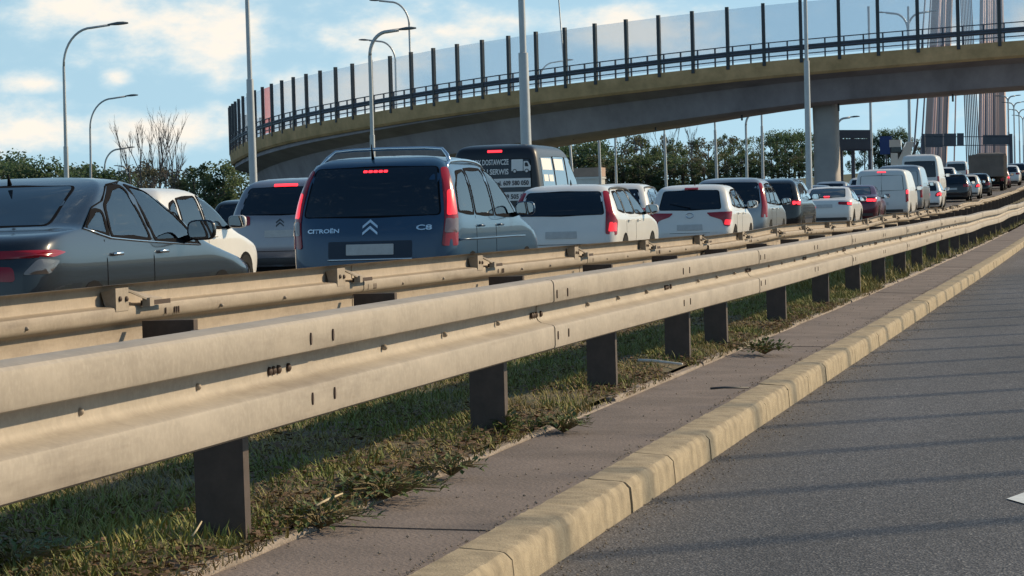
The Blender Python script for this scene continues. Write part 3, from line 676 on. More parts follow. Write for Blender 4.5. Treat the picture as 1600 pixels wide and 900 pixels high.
# ================================================================== TREES
def leaf_mat(name, c, c2):
    m = mat(name, c, .7, var=.4, vscale=.6, color2=c2); nt = m.node_tree; b = nt.nodes['Principled BSDF']; o = nt.nodes['Material Output']
    tl = nt.nodes.new('ShaderNodeBsdfTranslucent'); tl.inputs[0].default_value = (*[x*1.6 for x in c], 1); mx = nt.nodes.new('ShaderNodeMixShader'); mx.inputs[0].default_value = .4
    nt.links.new(b.outputs[0], mx.inputs[1]); nt.links.new(tl.outputs[0], mx.inputs[2]); nt.links.new(mx.outputs[0], o.inputs[0]); return m
LM = [leaf_mat('leaves_dark', (.065, .105, .05), (.042, .07, .04)), leaf_mat('leaves_olive', (.08, .108, .05), (.05, .07, .036)), leaf_mat('leaves_brown', (.092, .092, .06), (.062, .066, .045)), leaf_mat('leaves_mid', (.082, .115, .052), (.05, .075, .04))]
M_bark = mat('bark', (.10, .08, .065), .9, var=.3, vscale=2); M_bark2 = mat('bark_pale', (.17, .145, .13), .9)
def crown_mesh(seed, mi, sparse=False):
    rr = random.Random(seed); mb = MB(); n = 26 if not sparse else 20
    cl = []
    for k in range(n):
        z = rr.uniform(.06, .95); rad = (.36 if z < .75 else .36*(1.15-z)/.4)*(.6+.5*rr.random()); a = rr.uniform(0, 6.28)
        cl.append((Vector((math.cos(a)*rad*rr.random()**.4, math.sin(a)*rad*rr.random()**.4, z)), rr.uniform(.06, .13)*(1 if not sparse else .8)))
    for c, r in cl:
        for _ in range(95 if not sparse else 45):
            d = Vector((rr.gauss(0, 1), rr.gauss(0, 1), rr.gauss(0, .8))); d = d.normalized()*r*rr.random()**.35
            p = c + d; s = rr.uniform(.012, .026); q = Vector((rr.gauss(0, 1), rr.gauss(0, 1), rr.gauss(0, 1))).normalized(); t = q.orthogonal().normalized(); b = q.cross(t)
            mb.add([p-t*s, p-b*s*.6, p+t*s, p+b*s*.6], [(0, 1, 2, 3)])
    me = bpy.data.meshes.new('crown'); me.from_pydata(mb.v, [], mb.f); me.materials.append(LM[mi]); return me
def trunk_mesh(seed, m=None):
    rr = random.Random(seed); mb = MB(); mb.tube([(0, 0, -.02), (rr.uniform(-.01, .01), 0, .3), (rr.uniform(-.03, .03), 0, .8)], [.03, .022, .006], 8)
    for k in range(7):
        a = rr.uniform(0, 6.28); z = rr.uniform(.2, .65); mb.tube([(0, 0, z), (math.cos(a)*.15, math.sin(a)*.15, z+.15), (math.cos(a)*.26, math.sin(a)*.26, z+.28)], [.011, .007, .002], 5)
    return mb.mesh('trunk', m or M_bark, smooth=1)
CM = {mi: [crown_mesh(mi*10+k, mi, sparse=(mi == 2)) for k in range(3)] for mi in range(4)}
TM = [trunk_mesh(k) for k in range(3)]
KIND = ['dark green', 'olive', 'thin brownish', 'mid green']
LANDM = [(40, 'above the rear window of the dark saloon'), (95, 'left of the largest curved lamp'), (150, 'between the two large curved lamps'), (198, 'around the short curved lamp'), (235, 'below the first bare trunks'), (292, 'below the last bare trunks'), (325, 'right of the bare trees'), (372, 'touching the curved end of the overpass'), (420, 'behind the slim mast'),
         (895, 'just above the black van roof'), (935, 'around the small pale building'), (965, 'above the roof of the white estate car'), (1000, 'between the white estate car and its next mast'), (1042, 'left of the mast over the small white hatchback'), (1085, 'right of the mast over the small white hatchback'), (1122, 'left of the mast over the silver people carrier'), (1162, 'right of the mast over the silver people carrier'), (1195, 'around the curved lamp under the overpass'), (1230, 'above the black sport utility car'), (1262, 'left of the mast before the pier'), (1320, 'behind the overpass pier'), (1365, 'behind the stacked sign boards'), (1395, 'behind the blue direction sign'), (1460, 'behind the slanted crane boom'), (2000, 'beyond the bridge deck')]
def near(px): return next(t for x, t in LANDM if px <= x)
def tree(px, ytop, d, w, mi, label, rr):
    top = at_depth(px, ytop, d); zb = gz(top.x, top.y); H = top.z - zb
    root = tag(empty('tree', (top.x, top.y, zb), rr.uniform(0, 6.28)), label, 'tree', 'trees on the horizon'); root.scale = (H*w, H*w, H)
    link('crown', CM[mi][rr.randrange(3)], root); link('trunk', TM[rr.randrange(3)], root)
rt = random.Random(21)
left_line = [(-20, 248), (8, 236), (28, 250), (52, 262), (75, 262), (122, 254), (136, 255), (152, 262), (178, 268), (205, 262), (228, 262), (250, 262), (268, 264), (284, 266), (300, 258), (318, 254), (332, 256), (348, 247), (362, 258), (378, 262), (56, 246), (215, 250), (240, 256)]
for k, (x, y) in enumerate(left_line):
    mi = 2 if 195 <= x <= 290 else (3 if x > 290 else (0 if k % 3 else 3))
    tree(x, y, 235+rt.uniform(-15, 25), rt.uniform(1.0, 1.5), mi, KIND[mi] + ' tree ' + near(x), rt)
mid_line = [(868, 222), (880, 224), (897, 222), (908, 219), (921, 217), (932, 216), (944, 220), (955, 226), (972, 220), (990, 214), (1000, 214), (1014, 222), (1028, 212), (1040, 228), (1052, 215), (1066, 226), (1080, 220), (1092, 232), (1106, 214), (1116, 219), (1132, 208), (1145, 212), (1158, 218), (1176, 216), (1190, 212), (1204, 206), (1214, 203), (1226, 207), (1240, 202), (1252, 206), (1266, 208), (1285, 205), (1300, 206)]
for k, (x, y) in enumerate(mid_line):
    mi = 0 if (x < 940 or x > 1195) else (2 if k % 3 == 0 else 1 if k % 3 == 1 else 3)
    tree(x, y, 345+rt.uniform(-25, 35), rt.uniform(.75, 1.15), mi, 'tall ' + KIND[mi] + ' tree ' + near(x), rt)
for k in range(26):
    x = 850 + k*18 + rt.uniform(-5, 5); tree(x, 247+rt.uniform(-8, 8), 320, 1.7, (1, 2, 0)[k % 3], 'low bushy ' + KIND[(1, 2, 0)[k % 3]] + ' tree ' + near(x), rt)
for x, y in ((1372, 208), (1380, 200), (1388, 207), (1402, 199), (1408, 200), (1396, 214), (1416, 216), (1428, 214), (1440, 212), (1366, 214), (1350, 212), (1330, 208)):
    tree(x, y, 400, .7, 0 if x < 1412 else 2, KIND[0 if x < 1412 else 2] + ' tree ' + near(x), rt)
for k in range(6): tree(1590+rt.uniform(-8, 30), 268-k, 520, 1.3, 0, 'dark green tree beyond the bridge deck', rt)
def bare(px, ytop, d, seed):
    rr = random.Random(seed); top = at_depth(px, ytop, d); zb = gz(top.x, top.y); H = top.z-zb
    root = tag(empty('bare_tree', (top.x, top.y, zb)), 'bare branched tree standing over the thin brownish trees' if px < 400 else 'bare branched tree rising above the leafy trees under the overpass', 'bare tree', 'bare trees'); mb = MB(); tw = MB()
    def grow(p, d, L, r, lev, tgt):
        q = p + d*L*.5 + Vector((rr.uniform(-.06, .06)*L, rr.uniform(-.06, .06)*L, 0)); e = p + d*L
        tgt.tube([p, q, e], [r, r*.8, r*.55], 5, False)
        if lev == 0: return
        for _ in range(4 if lev > 2 else 3):
            t = rr.uniform(.35, 1); b = p + d*L*t; nd = (d + Vector((rr.uniform(-.5, .5), rr.uniform(-.5, .5), rr.uniform(.1, .6)))).normalized()
            grow(b, nd, L*rr.uniform(.38, .58), r*.5, lev-1, tw)
    grow(Vector((0, 0, -.2)), Vector((rr.uniform(-.05, .05), 0, 1)).normalized(), H*.80, .085, 4, mb)
    mb.build('trunk', M_bark2, root); tw.build('branches', M_bark2, root)
for k, (x, y) in enumerate(((220, 218), (231, 222), (245, 220), (249, 218), (268, 219), (276, 228), (205, 232), (258, 232), (990, 196), (1000, 200), (1028, 198), (1052, 202), (1082, 200), (972, 206))): bare(x, y, 228 if x < 400 else 335, 60+k)
# ================================================================== VEHICLES
def pchip(xs, ys):
    n = len(xs); h = [xs[i+1]-xs[i] for i in range(n-1)]; d = [(ys[i+1]-ys[i])/h[i] for i in range(n-1)]
    m = [d[0]] + [0 if d[i-1]*d[i] <= 0 else (h[i-1]+h[i])*3/((2*h[i]+h[i-1])/d[i-1]+(h[i]+2*h[i-1])/d[i]) for i in range(1, n-1)] + [d[-1]]
    def f(x):
        x = min(max(x, xs[0]), xs[-1])
        for i in range(n-1):
            if x <= xs[i+1]:
                t = (x-xs[i])/h[i]; return ys[i]*(1+2*t)*(1-t)**2 + h[i]*m[i]*t*(1-t)**2 + ys[i+1]*t*t*(3-2*t) + h[i]*m[i+1]*t*t*(t-1)
    return f
class Body:
    """car shell: a stack of rounded plan outlines; rear(z), front(z), half width(z)"""
    def __init__(s, prof, n1=4.0, n2=18.0):
        zs = [p[0] for p in prof]; s.zs = zs; s.n1, s.n2 = n1, n2
        s.R, s.F, s.W = [pchip(zs, [p[k] for p in prof]) for k in (1, 2, 3)]; s.cache = {}
    def pl(s, z): R, F, W = s.R(z), s.F(z), s.W(z); return (R+F)/2, (F-R)/2, W
    def side(s, y, z, sg=1):
        yc, a, W = s.pl(z); q = min(abs((y-yc)/a), .9999); return Vector((sg*W*(1-q**s.n2)**(1/s.n1), y, z))
    def end(s, u, z, front=False):      # u = arc length from the middle of the rear (or front), wraps round the corner
        key = (round(z, 4), front)
        if key not in s.cache:
            yc, a, W = s.pl(z); pts = [(x*W/40, a*(1-(x/40)**s.n1)**(1/s.n2)) for x in range(39)] + [(W*(1-q**s.n2)**(1/s.n1), a*q) for q in [1-.02*k for k in range(5, 50)] if a*q < a*(1-(38/40)**s.n1)**(1/s.n2)]
            cum = [0]
            for p, q in zip(pts, pts[1:]): cum.append(cum[-1]+math.hypot(q[0]-p[0], q[1]-p[1]))
            s.cache[key] = (yc, pts, cum)
        yc, pts, cum = s.cache[key]; v = abs(u); lo, hi = 0, len(cum)-1
        v = min(v, cum[-1]-1e-6)
        while hi-lo > 1:
            md = (lo+hi)//2
            if cum[md] <= v: lo = md
            else: hi = md
        t = (v-cum[lo])/(cum[hi]-cum[lo]); x = pts[lo][0]*(1-t)+pts[hi][0]*t; y = pts[lo][1]*(1-t)+pts[hi][1]*t
        return Vector((math.copysign(x, u), yc + (y if front else -y), z))
    def mapper(s, kind):
        if kind == 'rear': return lambda u, z: s.end(u, z)
        if kind == 'front': return lambda u, z: s.end(u, z, True)
        if kind == 'right': return lambda y, z: s.side(y, z, 1)
        return lambda y, z: s.side(y, z, -1)
    def point(s, kind, u, z, off):
        f = s.mapper(kind); e = .01; P = f(u, z)
        n = (f(u+e, z)-f(u-e, z)).cross(f(u, min(z+e, s.zs[-1]))-f(u, z-e))
        if n.length < 1e-9: n = Vector((0, 0, 1))
        n.normalize(); yc, a, W = s.pl(z)
        ref = {'rear': Vector((0, -1, .4)), 'front': Vector((0, 1, .4)), 'right': Vector((1, 0, .3)), 'left': Vector((-1, 0, .3))}[kind]
        if kind in ('rear', 'front'): ref.x = .6*P.x/W
        if n.dot(ref) < 0: n = -n
        return P + n*off
    def shell(s, name, m, parent, cuts=None):
        zl = []
        for a, b in zip(s.zs, s.zs[1:]):
            k = 3 if b-a > .05 else 2
            if cuts and b > .85: k = max(2, int((b-a)/.018))
            zl += [a+(b-a)*i/k for i in range(k)]
        zl.append(s.zs[-1]); xf = [0, .25, .5, .68, .8, .88, .93, .965]; yf = [.86, .8, .7, .55, .35, .12]
        if cuts: yf = [.86 - .86*i/34 for i in range(34)] + [.012]
        mb = MB(); rings = []
        for z in zl:
            yc, a, W = s.pl(z); q = []
            for x in xf: q.append((x*W, a*(1-x**s.n1)**(1/s.n2)))
            ym = q[-1][1]/a
            for y in yf: q.append((W*(1-(y*ym/.87)**s.n2)**(1/s.n1), a*y*ym/.87))
            full = [(x, yc-y) for x, y in q] + [(x, yc+y) for x, y in reversed(q)] + [(-x, yc+y) for x, y in q[1:]] + [(-x, yc-y) for x, y in reversed(q[1:])]
            rings.append([(x, y, z) for x, y in full])
        n = len(rings[0])
        mb.add([v for r in rings for v in r], [(i*n+k, i*n+(k+1) % n, (i+1)*n+(k+1) % n, (i+1)*n+k) for i in range(len(rings)-1) for k in range(n)] + [tuple(reversed(range(n))), tuple((len(rings)-1)*n+k for k in range(n))])
        if cuts:
            def inside(p, q):
                c = False; j = len(q)-1
                for i in range(len(q)):
                    if (q[i][1] > p[1]) != (q[j][1] > p[1]) and p[0] < (q[j][0]-q[i][0])*(p[1]-q[i][1])/(q[j][1]-q[i][1])+q[i][0]: c = not c
                    j = i
                return c
            keep = []
            for f in mb.f:
                if len(f) == 4:
                    pc_ = [mb.v[i] for i in f]; W_ = s.W(pc_[0][2])
                    if all(abs(v[0]) > .7*W_ for v in pc_) and any(all(inside((v[1], v[2]), q) for v in pc_) for q in cuts): continue
                keep.append(f)
            mb.f = keep
        return mb.build(name, m, parent, smooth=50)
def rim_mesh(body, kind, poly, off, m, win, wout, name):
    b = rounded(poly, .05); cx = sum(p[0] for p in b)/len(b); cy = sum(p[1] for p in b)/len(b); n = len(b); V = []
    for gr, o in ((-win, off), (wout, off), (wout, off-.01), (-win, off-.012)):
        for x, y in b:
            q = math.hypot(x-cx, y-cy); k = 1+gr/max(.05, q); V.append(body.point(kind, cx+(x-cx)*k, cy+(y-cy)*k, o))
    mb = MB(); mb.add(V, [(r*n+i, r*n+(i+1) % n, ((r+1) % 4)*n+(i+1) % n, ((r+1) % 4)*n+i) for r in range(4) for i in range(n)]); return mb.mesh(name, m)
def rounded(poly, r, seg=4):
    out = []; n = len(poly)
    for i in range(n):
        p = Vector((*poly[i], 0)); a = Vector((*poly[i-1], 0)); b = Vector((*poly[(i+1) % n], 0))
        la, lb = (a-p).length, (b-p).length; q = min(r, la*.45, lb*.45)
        A = p+(a-p)/la*q; B = p+(b-p)/lb*q
        for k in range(seg+1):
            t = k/seg; v = A*(1-t)**2 + p*2*t*(1-t) + B*t*t; out.append((v.x, v.y))
    res = []
    for (x0, y0), (x1, y1) in zip(out, out[1:]+out[:1]):
        L = math.hypot(x1-x0, y1-y0); k = max(1, int(L/.12)); res += [(x0+(x1-x0)*j/k, y0+(y1-y0)*j/k) for j in range(k)]
    return res
def panel_mesh(body, kind, poly, off, m, r=.04, rings=4, skirt=.02, grow=0.0, name='panel'):
    b = rounded(poly, r); cx = sum(p[0] for p in b)/len(b); cy = sum(p[1] for p in b)/len(b)
    if grow: b = [(cx+(x-cx)*(1+grow/max(.05, math.hypot(x-cx, y-cy))), cy+(y-cy)*(1+grow/max(.05, math.hypot(x-cx, y-cy)))) for x, y in b]
    mb = MB(); n = len(b); V = [body.point(kind, cx, cy, off)]
    for k in range(1, rings+1):
        t = k/rings; V += [body.point(kind, cx+(x-cx)*t, cy+(y-cy)*t, off) for x, y in b]
    F = [(0, 1+k, 1+(k+1) % n) for k in range(n)]
    for i in range(rings-1): F += [(1+i*n+k, 1+(i+1)*n+k, 1+(i+1)*n+(k+1) % n, 1+i*n+(k+1) % n) for k in range(n)]
    o = len(V); V += [body.point(kind, x, y, off) for x, y in b]; V += [body.point(kind, x, y, off-skirt) for x, y in b]
    F += [(o+k, o+n+k, o+n+(k+1) % n, o+(k+1) % n) for k in range(n)]
    mb.add(V, F); return mb.mesh(name, m, smooth=45)
def panel(name, body, kind, poly, off, m, parent, **kw): return link(name, panel_mesh(body, kind, poly, off, m, name=name, **kw), parent)
def mir(poly): return [(-x, z) for x, z in reversed(poly)]
def text_me(txt, size, ext=.002, bold=.0):
    cu = bpy.data.curves.new('t', 'FONT'); cu.body = txt; cu.size = size; cu.align_x = 'LEFT'; cu.offset = bold; cu.resolution_u = 3
    ob = bpy.data.objects.new('t', cu); col.objects.link(ob); bpy.context.view_layer.update()
    me = bpy.data.meshes.new_from_object(ob.evaluated_get(bpy.context.evaluated_depsgraph_get())); bpy.data.objects.remove(ob); return me
def lettering(name, txt, size, body, kind, u0, z0, off, m, parent, bold=0.0, width=None):
    me = text_me(txt, size, bold=bold)
    if not len(me.vertices): return None
    xs = [v.co.x for v in me.vertices]; k = width/(max(xs)-min(xs)) if width else 1; x0 = min(xs)
    for v in me.vertices: v.co = body.point(kind, u0 + (v.co.x-x0)*k, z0 + v.co.y, off)
    me.materials.clear(); me.materials.append(m); return link(name, me, parent)

def paint(name, c, metal=.0, rough=.32, coat=.6): return mat('paint_'+name, c, rough, metal, coat, var=.06, vscale=1.5)
M_gls = mat('car_glass', (.008, .016, .028), .04, 0, 0, spec=.5); M_trim = mat('black_trim', (.012, .012, .014), .8, spec=.02); M_chr = mat('chrome', (.72, .74, .76), .15, 1.0)
M_gls2 = mat('side_glass', (.035, .042, .038), .03, 0, 1.0, spec=.9, bump=.03, bscale=1.6)
M_tyre = mat('tyre_rubber', (.018, .018, .018), .85, spec=.15, bump=.2, bscale=40); M_rim = mat('wheel_rim', (.42, .43, .45), .3, .9)
M_red = mat('lamp_red', (.30, .005, .015), .15, 0, .3); M_redlit = mat('lamp_red_lit', (.5, .02, .03), .2, 0, 1.0, emit=(1, .012, .02), estr=.9); M_brake = mat('brake_lit', (.6, .05, .05), .2, emit=(1, .03, .045), estr=2.4)
M_clr = mat('lamp_clear', (.14, .12, .12), .12, .5, 1.0); M_plate = mat('number_plate', (.50, .50, .49), .5, var=.12, vscale=14); M_mirror = mat('mirror_glass', (.8, .83, .85), .02, 1.0)
M_under = mat('underbody', (.015, .015, .016), .9, spec=.05); M_cladg = mat('grey_cladding', (.06, .062, .066), .6); M_white_print = mat('white_print', (.74, .74, .72), .6); M_black_print = mat('black_print', (.03, .03, .035), .6)
mb = MB(); mb.lathe([(.21, -.1), (.30, -.105), (.325, -.08), (.33, 0), (.325, .08), (.30, .105), (.21, .1)], 28); TYRE = mb.mesh('tyre', M_tyre, smooth=35)
mb = MB(); mb.lathe([(.215, -.09), (.215, .095), (.195, .085), (.185, .04)], 28)
for k in range(5):
    a = 2*math.pi*k/5; M = Matrix.Rotation(a, 4, 'X'); mb.hexa([M @ Vector(p) for p in ((.05, -.035, .03), (.05, .035, .03), (.03, .035, .03), (.03, -.035, .03))], [M @ Vector(p) for p in ((.085, -.05, .2), (.085, .05, .2), (.06, .05, .2), (.06, -.05, .2))])
mb.lathe([(.001, .07), (.05, .065), (.06, .03)], 14); RIM = mb.mesh('rim', M_rim, smooth=30)

TPL = {}
TPL['hatch'] = dict(L=4.0, H=1.5, W=.86, n=(4, 18), prof=[(.20, .14, 3.84, .76), (.30, .04, 3.93, .82), (.48, 0, 4.0, .85), (.62, .02, 3.99, .86), (.74, .05, 3.90, .86), (.84, .07, 3.55, .86), (.92, .09, 3.15, .855), (.98, .11, 2.95, .845), (1.02, .13, 2.85, .832), (1.15, .20, 2.60, .795), (1.28, .29, 2.32, .75), (1.38, .38, 2.05, .70), (1.44, .50, 1.85, .64), (1.475, .66, 1.70, .55), (1.492, .85, 1.55, .40), (1.50, 1.05, 1.38, .16)],
    rearwin=[(-.63, .985), (.63, .985), (.555, 1.365), (-.555, 1.365)], hbl=(1.405, .14), plate=.62,
    wins=[[(.50, 1.06), (.86, 1.02), (.90, 1.34), (.66, 1.28)], [(.93, 1.015), (1.72, .995), (1.70, 1.385), (.98, 1.355)], [(1.78, .995), (2.74, .985), (2.42, 1.20), (2.08, 1.375), (1.78, 1.392)]],
    doors=[(.95, 1.77), (1.77, 2.85)], lights=[[(.56, .70), (.98, .70), (1.0, .86), (.80, .95), (.60, .86)]], wheels=(.66, 3.20), mir=2.52, wind=[(-.62, 1.0), (.62, 1.0), (.54, 1.37), (-.54, 1.37)])
TPL['sedan'] = dict(L=4.88, H=1.44, W=.92, n=(4, 20), prof=[(.20, .16, 4.70, .82), (.30, .05, 4.82, .88), (.50, 0, 4.88, .91), (.66, .01, 4.87, .92), (.74, .02, 4.70, .92), (.82, .045, 4.25, .918), (.90, .08, 3.80, .91), (.96, .13, 3.58, .897), (1.00, .22, 3.50, .882), (1.03, .48, 3.44, .868), (1.05, .76, 3.40, .855), (1.12, 1.0, 3.25, .825), (1.22, 1.27, 3.0, .775), (1.31, 1.53, 2.78, .72), (1.37, 1.74, 2.60, .66), (1.41, 1.92, 2.45, .57), (1.43, 2.05, 2.30, .42), (1.44, 2.13, 2.21, .18)],
    rearwin=[(-.64, 1.075), (.62, 1.075), (.51, 1.36), (-.51, 1.36)], hbl=(1.09, .10), plate=.78,
    wins=[[(1.02, 1.04), (1.40, .985), (1.50, 1.17), (1.36, 1.18)], [(1.45, .98), (2.24, .945), (2.24, 1.365), (1.95, 1.345), (1.60, 1.21)], [(2.33, .94), (3.30, .90), (3.02, 1.12), (2.64, 1.345), (2.33, 1.37)]],
    doors=[(1.28, 2.26), (2.26, 3.40)], lights=[[(.34, .80), (.95, .78), (1.12, .86), (1.02, .94), (.40, .92)]], wheels=(1.0, 3.85), mir=3.0, wind=[(-.66, 1.06), (.66, 1.06), (.56, 1.35), (-.56, 1.35)])
TPL['mpv'] = dict(L=4.73, H=1.73, W=.925, n=(4, 20), prof=[(.22, .12, 4.58, .84), (.32, .03, 4.68, .885), (.50, 0, 4.73, .915), (.70, .01, 4.70, .925), (.85, .03, 4.50, .925), (.95, .055, 4.05, .922), (1.0, .07, 3.80, .918), (1.05, .085, 3.65, .91), (1.15, .12, 3.42, .893), (1.3, .19, 3.07, .862), (1.45, .275, 2.70, .82), (1.56, .36, 2.40, .765), (1.64, .46, 2.15, .695), (1.69, .62, 1.95, .60), (1.715, .85, 1.75, .44), (1.73, 1.15, 1.50, .16)],
    rearwin=[(-.745, 1.075), (.745, 1.075), (.665, 1.585), (-.665, 1.585)], hbl=(1.545, .19), plate=.72,
    wins=[[(.36, 1.10), (1.04, 1.07), (1.10, 1.55), (.72, 1.52), (.46, 1.36)], [(1.12, 1.07), (2.02, 1.05), (1.98, 1.565), (1.17, 1.56)], [(2.10, 1.05), (3.22, 1.03), (2.84, 1.28), (2.36, 1.545), (2.08, 1.57)]],
    doors=[(1.08, 2.06), (2.06, 3.45)], lights=[[(.775, .74), (1.0, .74), (.99, 1.05), (.90, 1.34), (.80, 1.575), (.70, 1.575), (.765, 1.30), (.80, 1.02)]], wheels=(.85, 3.70), mir=3.02, wind=[(-.70, 1.07), (.70, 1.07), (.60, 1.58), (-.60, 1.58)])
TPL['suv'] = dict(L=4.5, H=1.66, W=.92, n=(4.2, 20), prof=[(.26, .14, 4.34, .83), (.36, .04, 4.44, .885), (.55, 0, 4.5, .912), (.75, .02, 4.46, .92), (.90, .04, 4.28, .92), (1.0, .06, 3.7, .915), (1.05, .08, 3.42, .905), (1.09, .10, 3.30, .893), (1.2, .16, 3.08, .862), (1.33, .25, 2.78, .815), (1.46, .36, 2.45, .765), (1.55, .48, 2.2, .70), (1.61, .64, 2.0, .61), (1.645, .88, 1.78, .45), (1.66, 1.2, 1.5, .16)],
    rearwin=[(-.70, 1.085), (.70, 1.085), (.60, 1.50), (-.60, 1.50)], hbl=(1.535, .20), plate=.78,
    wins=[[(.46, 1.15), (.86, 1.11), (.92, 1.46), (.66, 1.40)], [(.94, 1.11), (1.86, 1.08), (1.84, 1.52), (.99, 1.48)], [(1.93, 1.08), (3.05, 1.065), (2.70, 1.28), (2.28, 1.505), (1.92, 1.525)]],
    doors=[(.98, 1.90), (1.90, 3.15)], lights=[[(.60, .88), (.96, .88), (1.0, 1.04), (.60, 1.04)]], wheels=(.80, 3.52), mir=2.86, wind=[(-.68, 1.1), (.68, 1.1), (.58, 1.5), (-.58, 1.5)])
TPL['wagon'] = dict(L=4.8, H=1.5, W=.92, n=(4, 20), prof=[(.22, .14, 4.62, .82), (.32, .04, 4.75, .88), (.50, 0, 4.8, .91), (.66, .01, 4.78, .92), (.80, .04, 4.6, .92), (.90, .06, 4.1, .918), (.97, .075, 3.6, .905), (1.0, .085, 3.45, .893), (1.1, .14, 3.22, .858), (1.22, .22, 2.95, .81), (1.33, .32, 2.68, .752), (1.40, .41, 2.48, .70), (1.45, .54, 2.30, .61), (1.485, .8, 2.08, .45), (1.5, 1.15, 1.8, .16)],
    rearwin=[(-.70, .985), (.70, .985), (.60, 1.36), (-.60, 1.36)], hbl=(1.40, .10), plate=.66,
    wins=[[(.46, 1.05), (1.02, 1.0), (1.07, 1.365), (.68, 1.345), (.56, 1.26)], [(1.10, 1.0), (1.96, .985), (1.94, 1.385), (1.15, 1.37)], [(2.03, .985), (3.12, .97), (2.78, 1.17), (2.38, 1.37), (2.02, 1.388)]],
    doors=[(1.06, 2.0), (2.0, 3.25)], lights=[[(.735, .66), (.98, .64), (1.0, .86), (.86, 1.02), (.76, 1.36), (.645, 1.37), (.735, 1.05)]], wheels=(.92, 3.70), mir=2.92, wind=[(-.66, 1.0), (.66, 1.0), (.56, 1.37), (-.56, 1.37)])
TPL['van'] = dict(L=5.1, H=1.97, W=.965, n=(6, 34), prof=[(.26, .10, 4.92, .90), (.36, .02, 5.02, .94), (.55, 0, 5.08, .955), (.80, .01, 5.08, .965), (1.0, .02, 4.9, .965), (1.10, .03, 4.55, .962), (1.16, .035, 4.40, .955), (1.4, .06, 4.12, .925), (1.6, .09, 3.85, .89), (1.78, .13, 3.55, .85), (1.87, .18, 3.3, .80), (1.92, .28, 3.1, .72), (1.955, .5, 2.8, .55), (1.97, .9, 2.4, .2)],
    rearwin=[(-.76, 1.13), (.76, 1.13), (.72, 1.70), (-.72, 1.70)], hbl=(1.84, .15), plate=.62,
    wins=[[(.35, 1.17), (1.60, 1.17), (1.58, 1.74), (.42, 1.72)], [(1.72, 1.17), (2.90, 1.17), (2.86, 1.75), (1.74, 1.75)], [(3.02, 1.14), (4.12, 1.12), (3.90, 1.40), (3.52, 1.73), (3.02, 1.75)]],
    doors=[(1.65, 2.95), (2.95, 4.25)], lights=[[(.84, .66), (1.0, .66), (1.0, 1.16), (.84, 1.16)]], wheels=(.95, 4.05), mir=3.95, wind=[(-.80, 1.16), (.80, 1.16), (.72, 1.76), (-.72, 1.76)])

def clear_glass():
    m = bpy.data.materials.new('clear_car_glass'); m.use_nodes = True; nt = m.node_tree; nt.nodes.clear(); N = nt.nodes.new; Lk = nt.links.new
    o = N('ShaderNodeOutputMaterial'); t = N('ShaderNodeBsdfTransparent'); t.inputs[0].default_value = (.78, .83, .78, 1); gl = N('ShaderNodeBsdfGlossy'); gl.inputs['Roughness'].default_value = .015
    fr = N('ShaderNodeFresnel'); fr.inputs[0].default_value = 2.3; mx = N('ShaderNodeMixShader'); Lk(fr.outputs[0], mx.inputs[0]); Lk(t.outputs[0], mx.inputs[1]); Lk(gl.outputs[0], mx.inputs[2]); Lk(mx.outputs[0], o.inputs[0]); return m
M_clearglass = clear_glass(); M_seat = mat('seat_fabric', (.035, .035, .04), .9, var=.2, vscale=9, spec=.1); M_liner = mat('cabin_trim', (.05, .05, .052), .9, spec=.1)
def interior(root, body, T, sx, sy, sz):
    ws = T['wins']; belt = min(p[1] for q in ws for p in q)*sz; y0, y1 = ws[0][0][0]*sy, ws[-1][1][0]*sy; w = body.W(belt)*.86
    mb = MB(); mb.box(-w, w, y0+.1, y1+.15, belt-.5, belt-.42); mb.box(-w, w, y1-.12, y1+.22, belt-.42, belt+.02); mb.box(-w, w, y0-.1, y0+.12, belt-.42, belt-.04)
    cab = mb.build('cabin', M_liner, root)
    for yy, xs in ((ws[1][0][0]*sy+.10, (-.42, .0, .42)), (ws[2][0][0]*sy+.12, (-.38, .38))):
        for x in xs:
            mb = MB(); hw = .23 if len(xs) == 2 else .20; tilt = Matrix.Translation((x, yy, belt-.30)) @ Matrix.Rotation(.22, 4, 'X')
            pr = [(-hw, 0), (hw, 0), (hw*.96, .42), (hw*.7, .50), (-hw*.7, .50), (-hw*.96, .42)]
            mb.add([tilt @ Vector((a, -.06, c)) for a, c in pr]+[tilt @ Vector((a, .06, c)) for a, c in pr], [(0, 1, 2, 3, 4, 5), (6, 7, 8, 9, 10, 11)]+[(i, (i+1) % 6, 6+(i+1) % 6, 6+i) for i in range(6)])
            hr = [(.12*math.copysign(abs(math.cos(q))**.6, math.cos(q)), .075*math.copysign(abs(math.sin(q))**.6, math.sin(q))) for q in [2*math.pi*k/12 for k in range(12)]]
            mb.add([tilt @ Vector((a, -.05, .60+c)) for a, c in hr]+[tilt @ Vector((a, .04, .60+c)) for a, c in hr], [tuple(range(12)), tuple(range(12, 24))]+[(i, (i+1) % 12, 12+(i+1) % 12, 12+i) for i in range(12)])
            mb.build('seat', M_seat, root)
    mb = MB(); sw = Matrix.Translation((-.38, y1-.28, belt+.0)) @ Matrix.Rotation(1.15, 4, 'X'); mb.tube([sw @ Vector((.18*math.cos(q), .18*math.sin(q), 0)) for q in [2*math.pi*k/20 for k in range(21)]], .016, 6, False); mb.build('steering_wheel', M_trim, root)

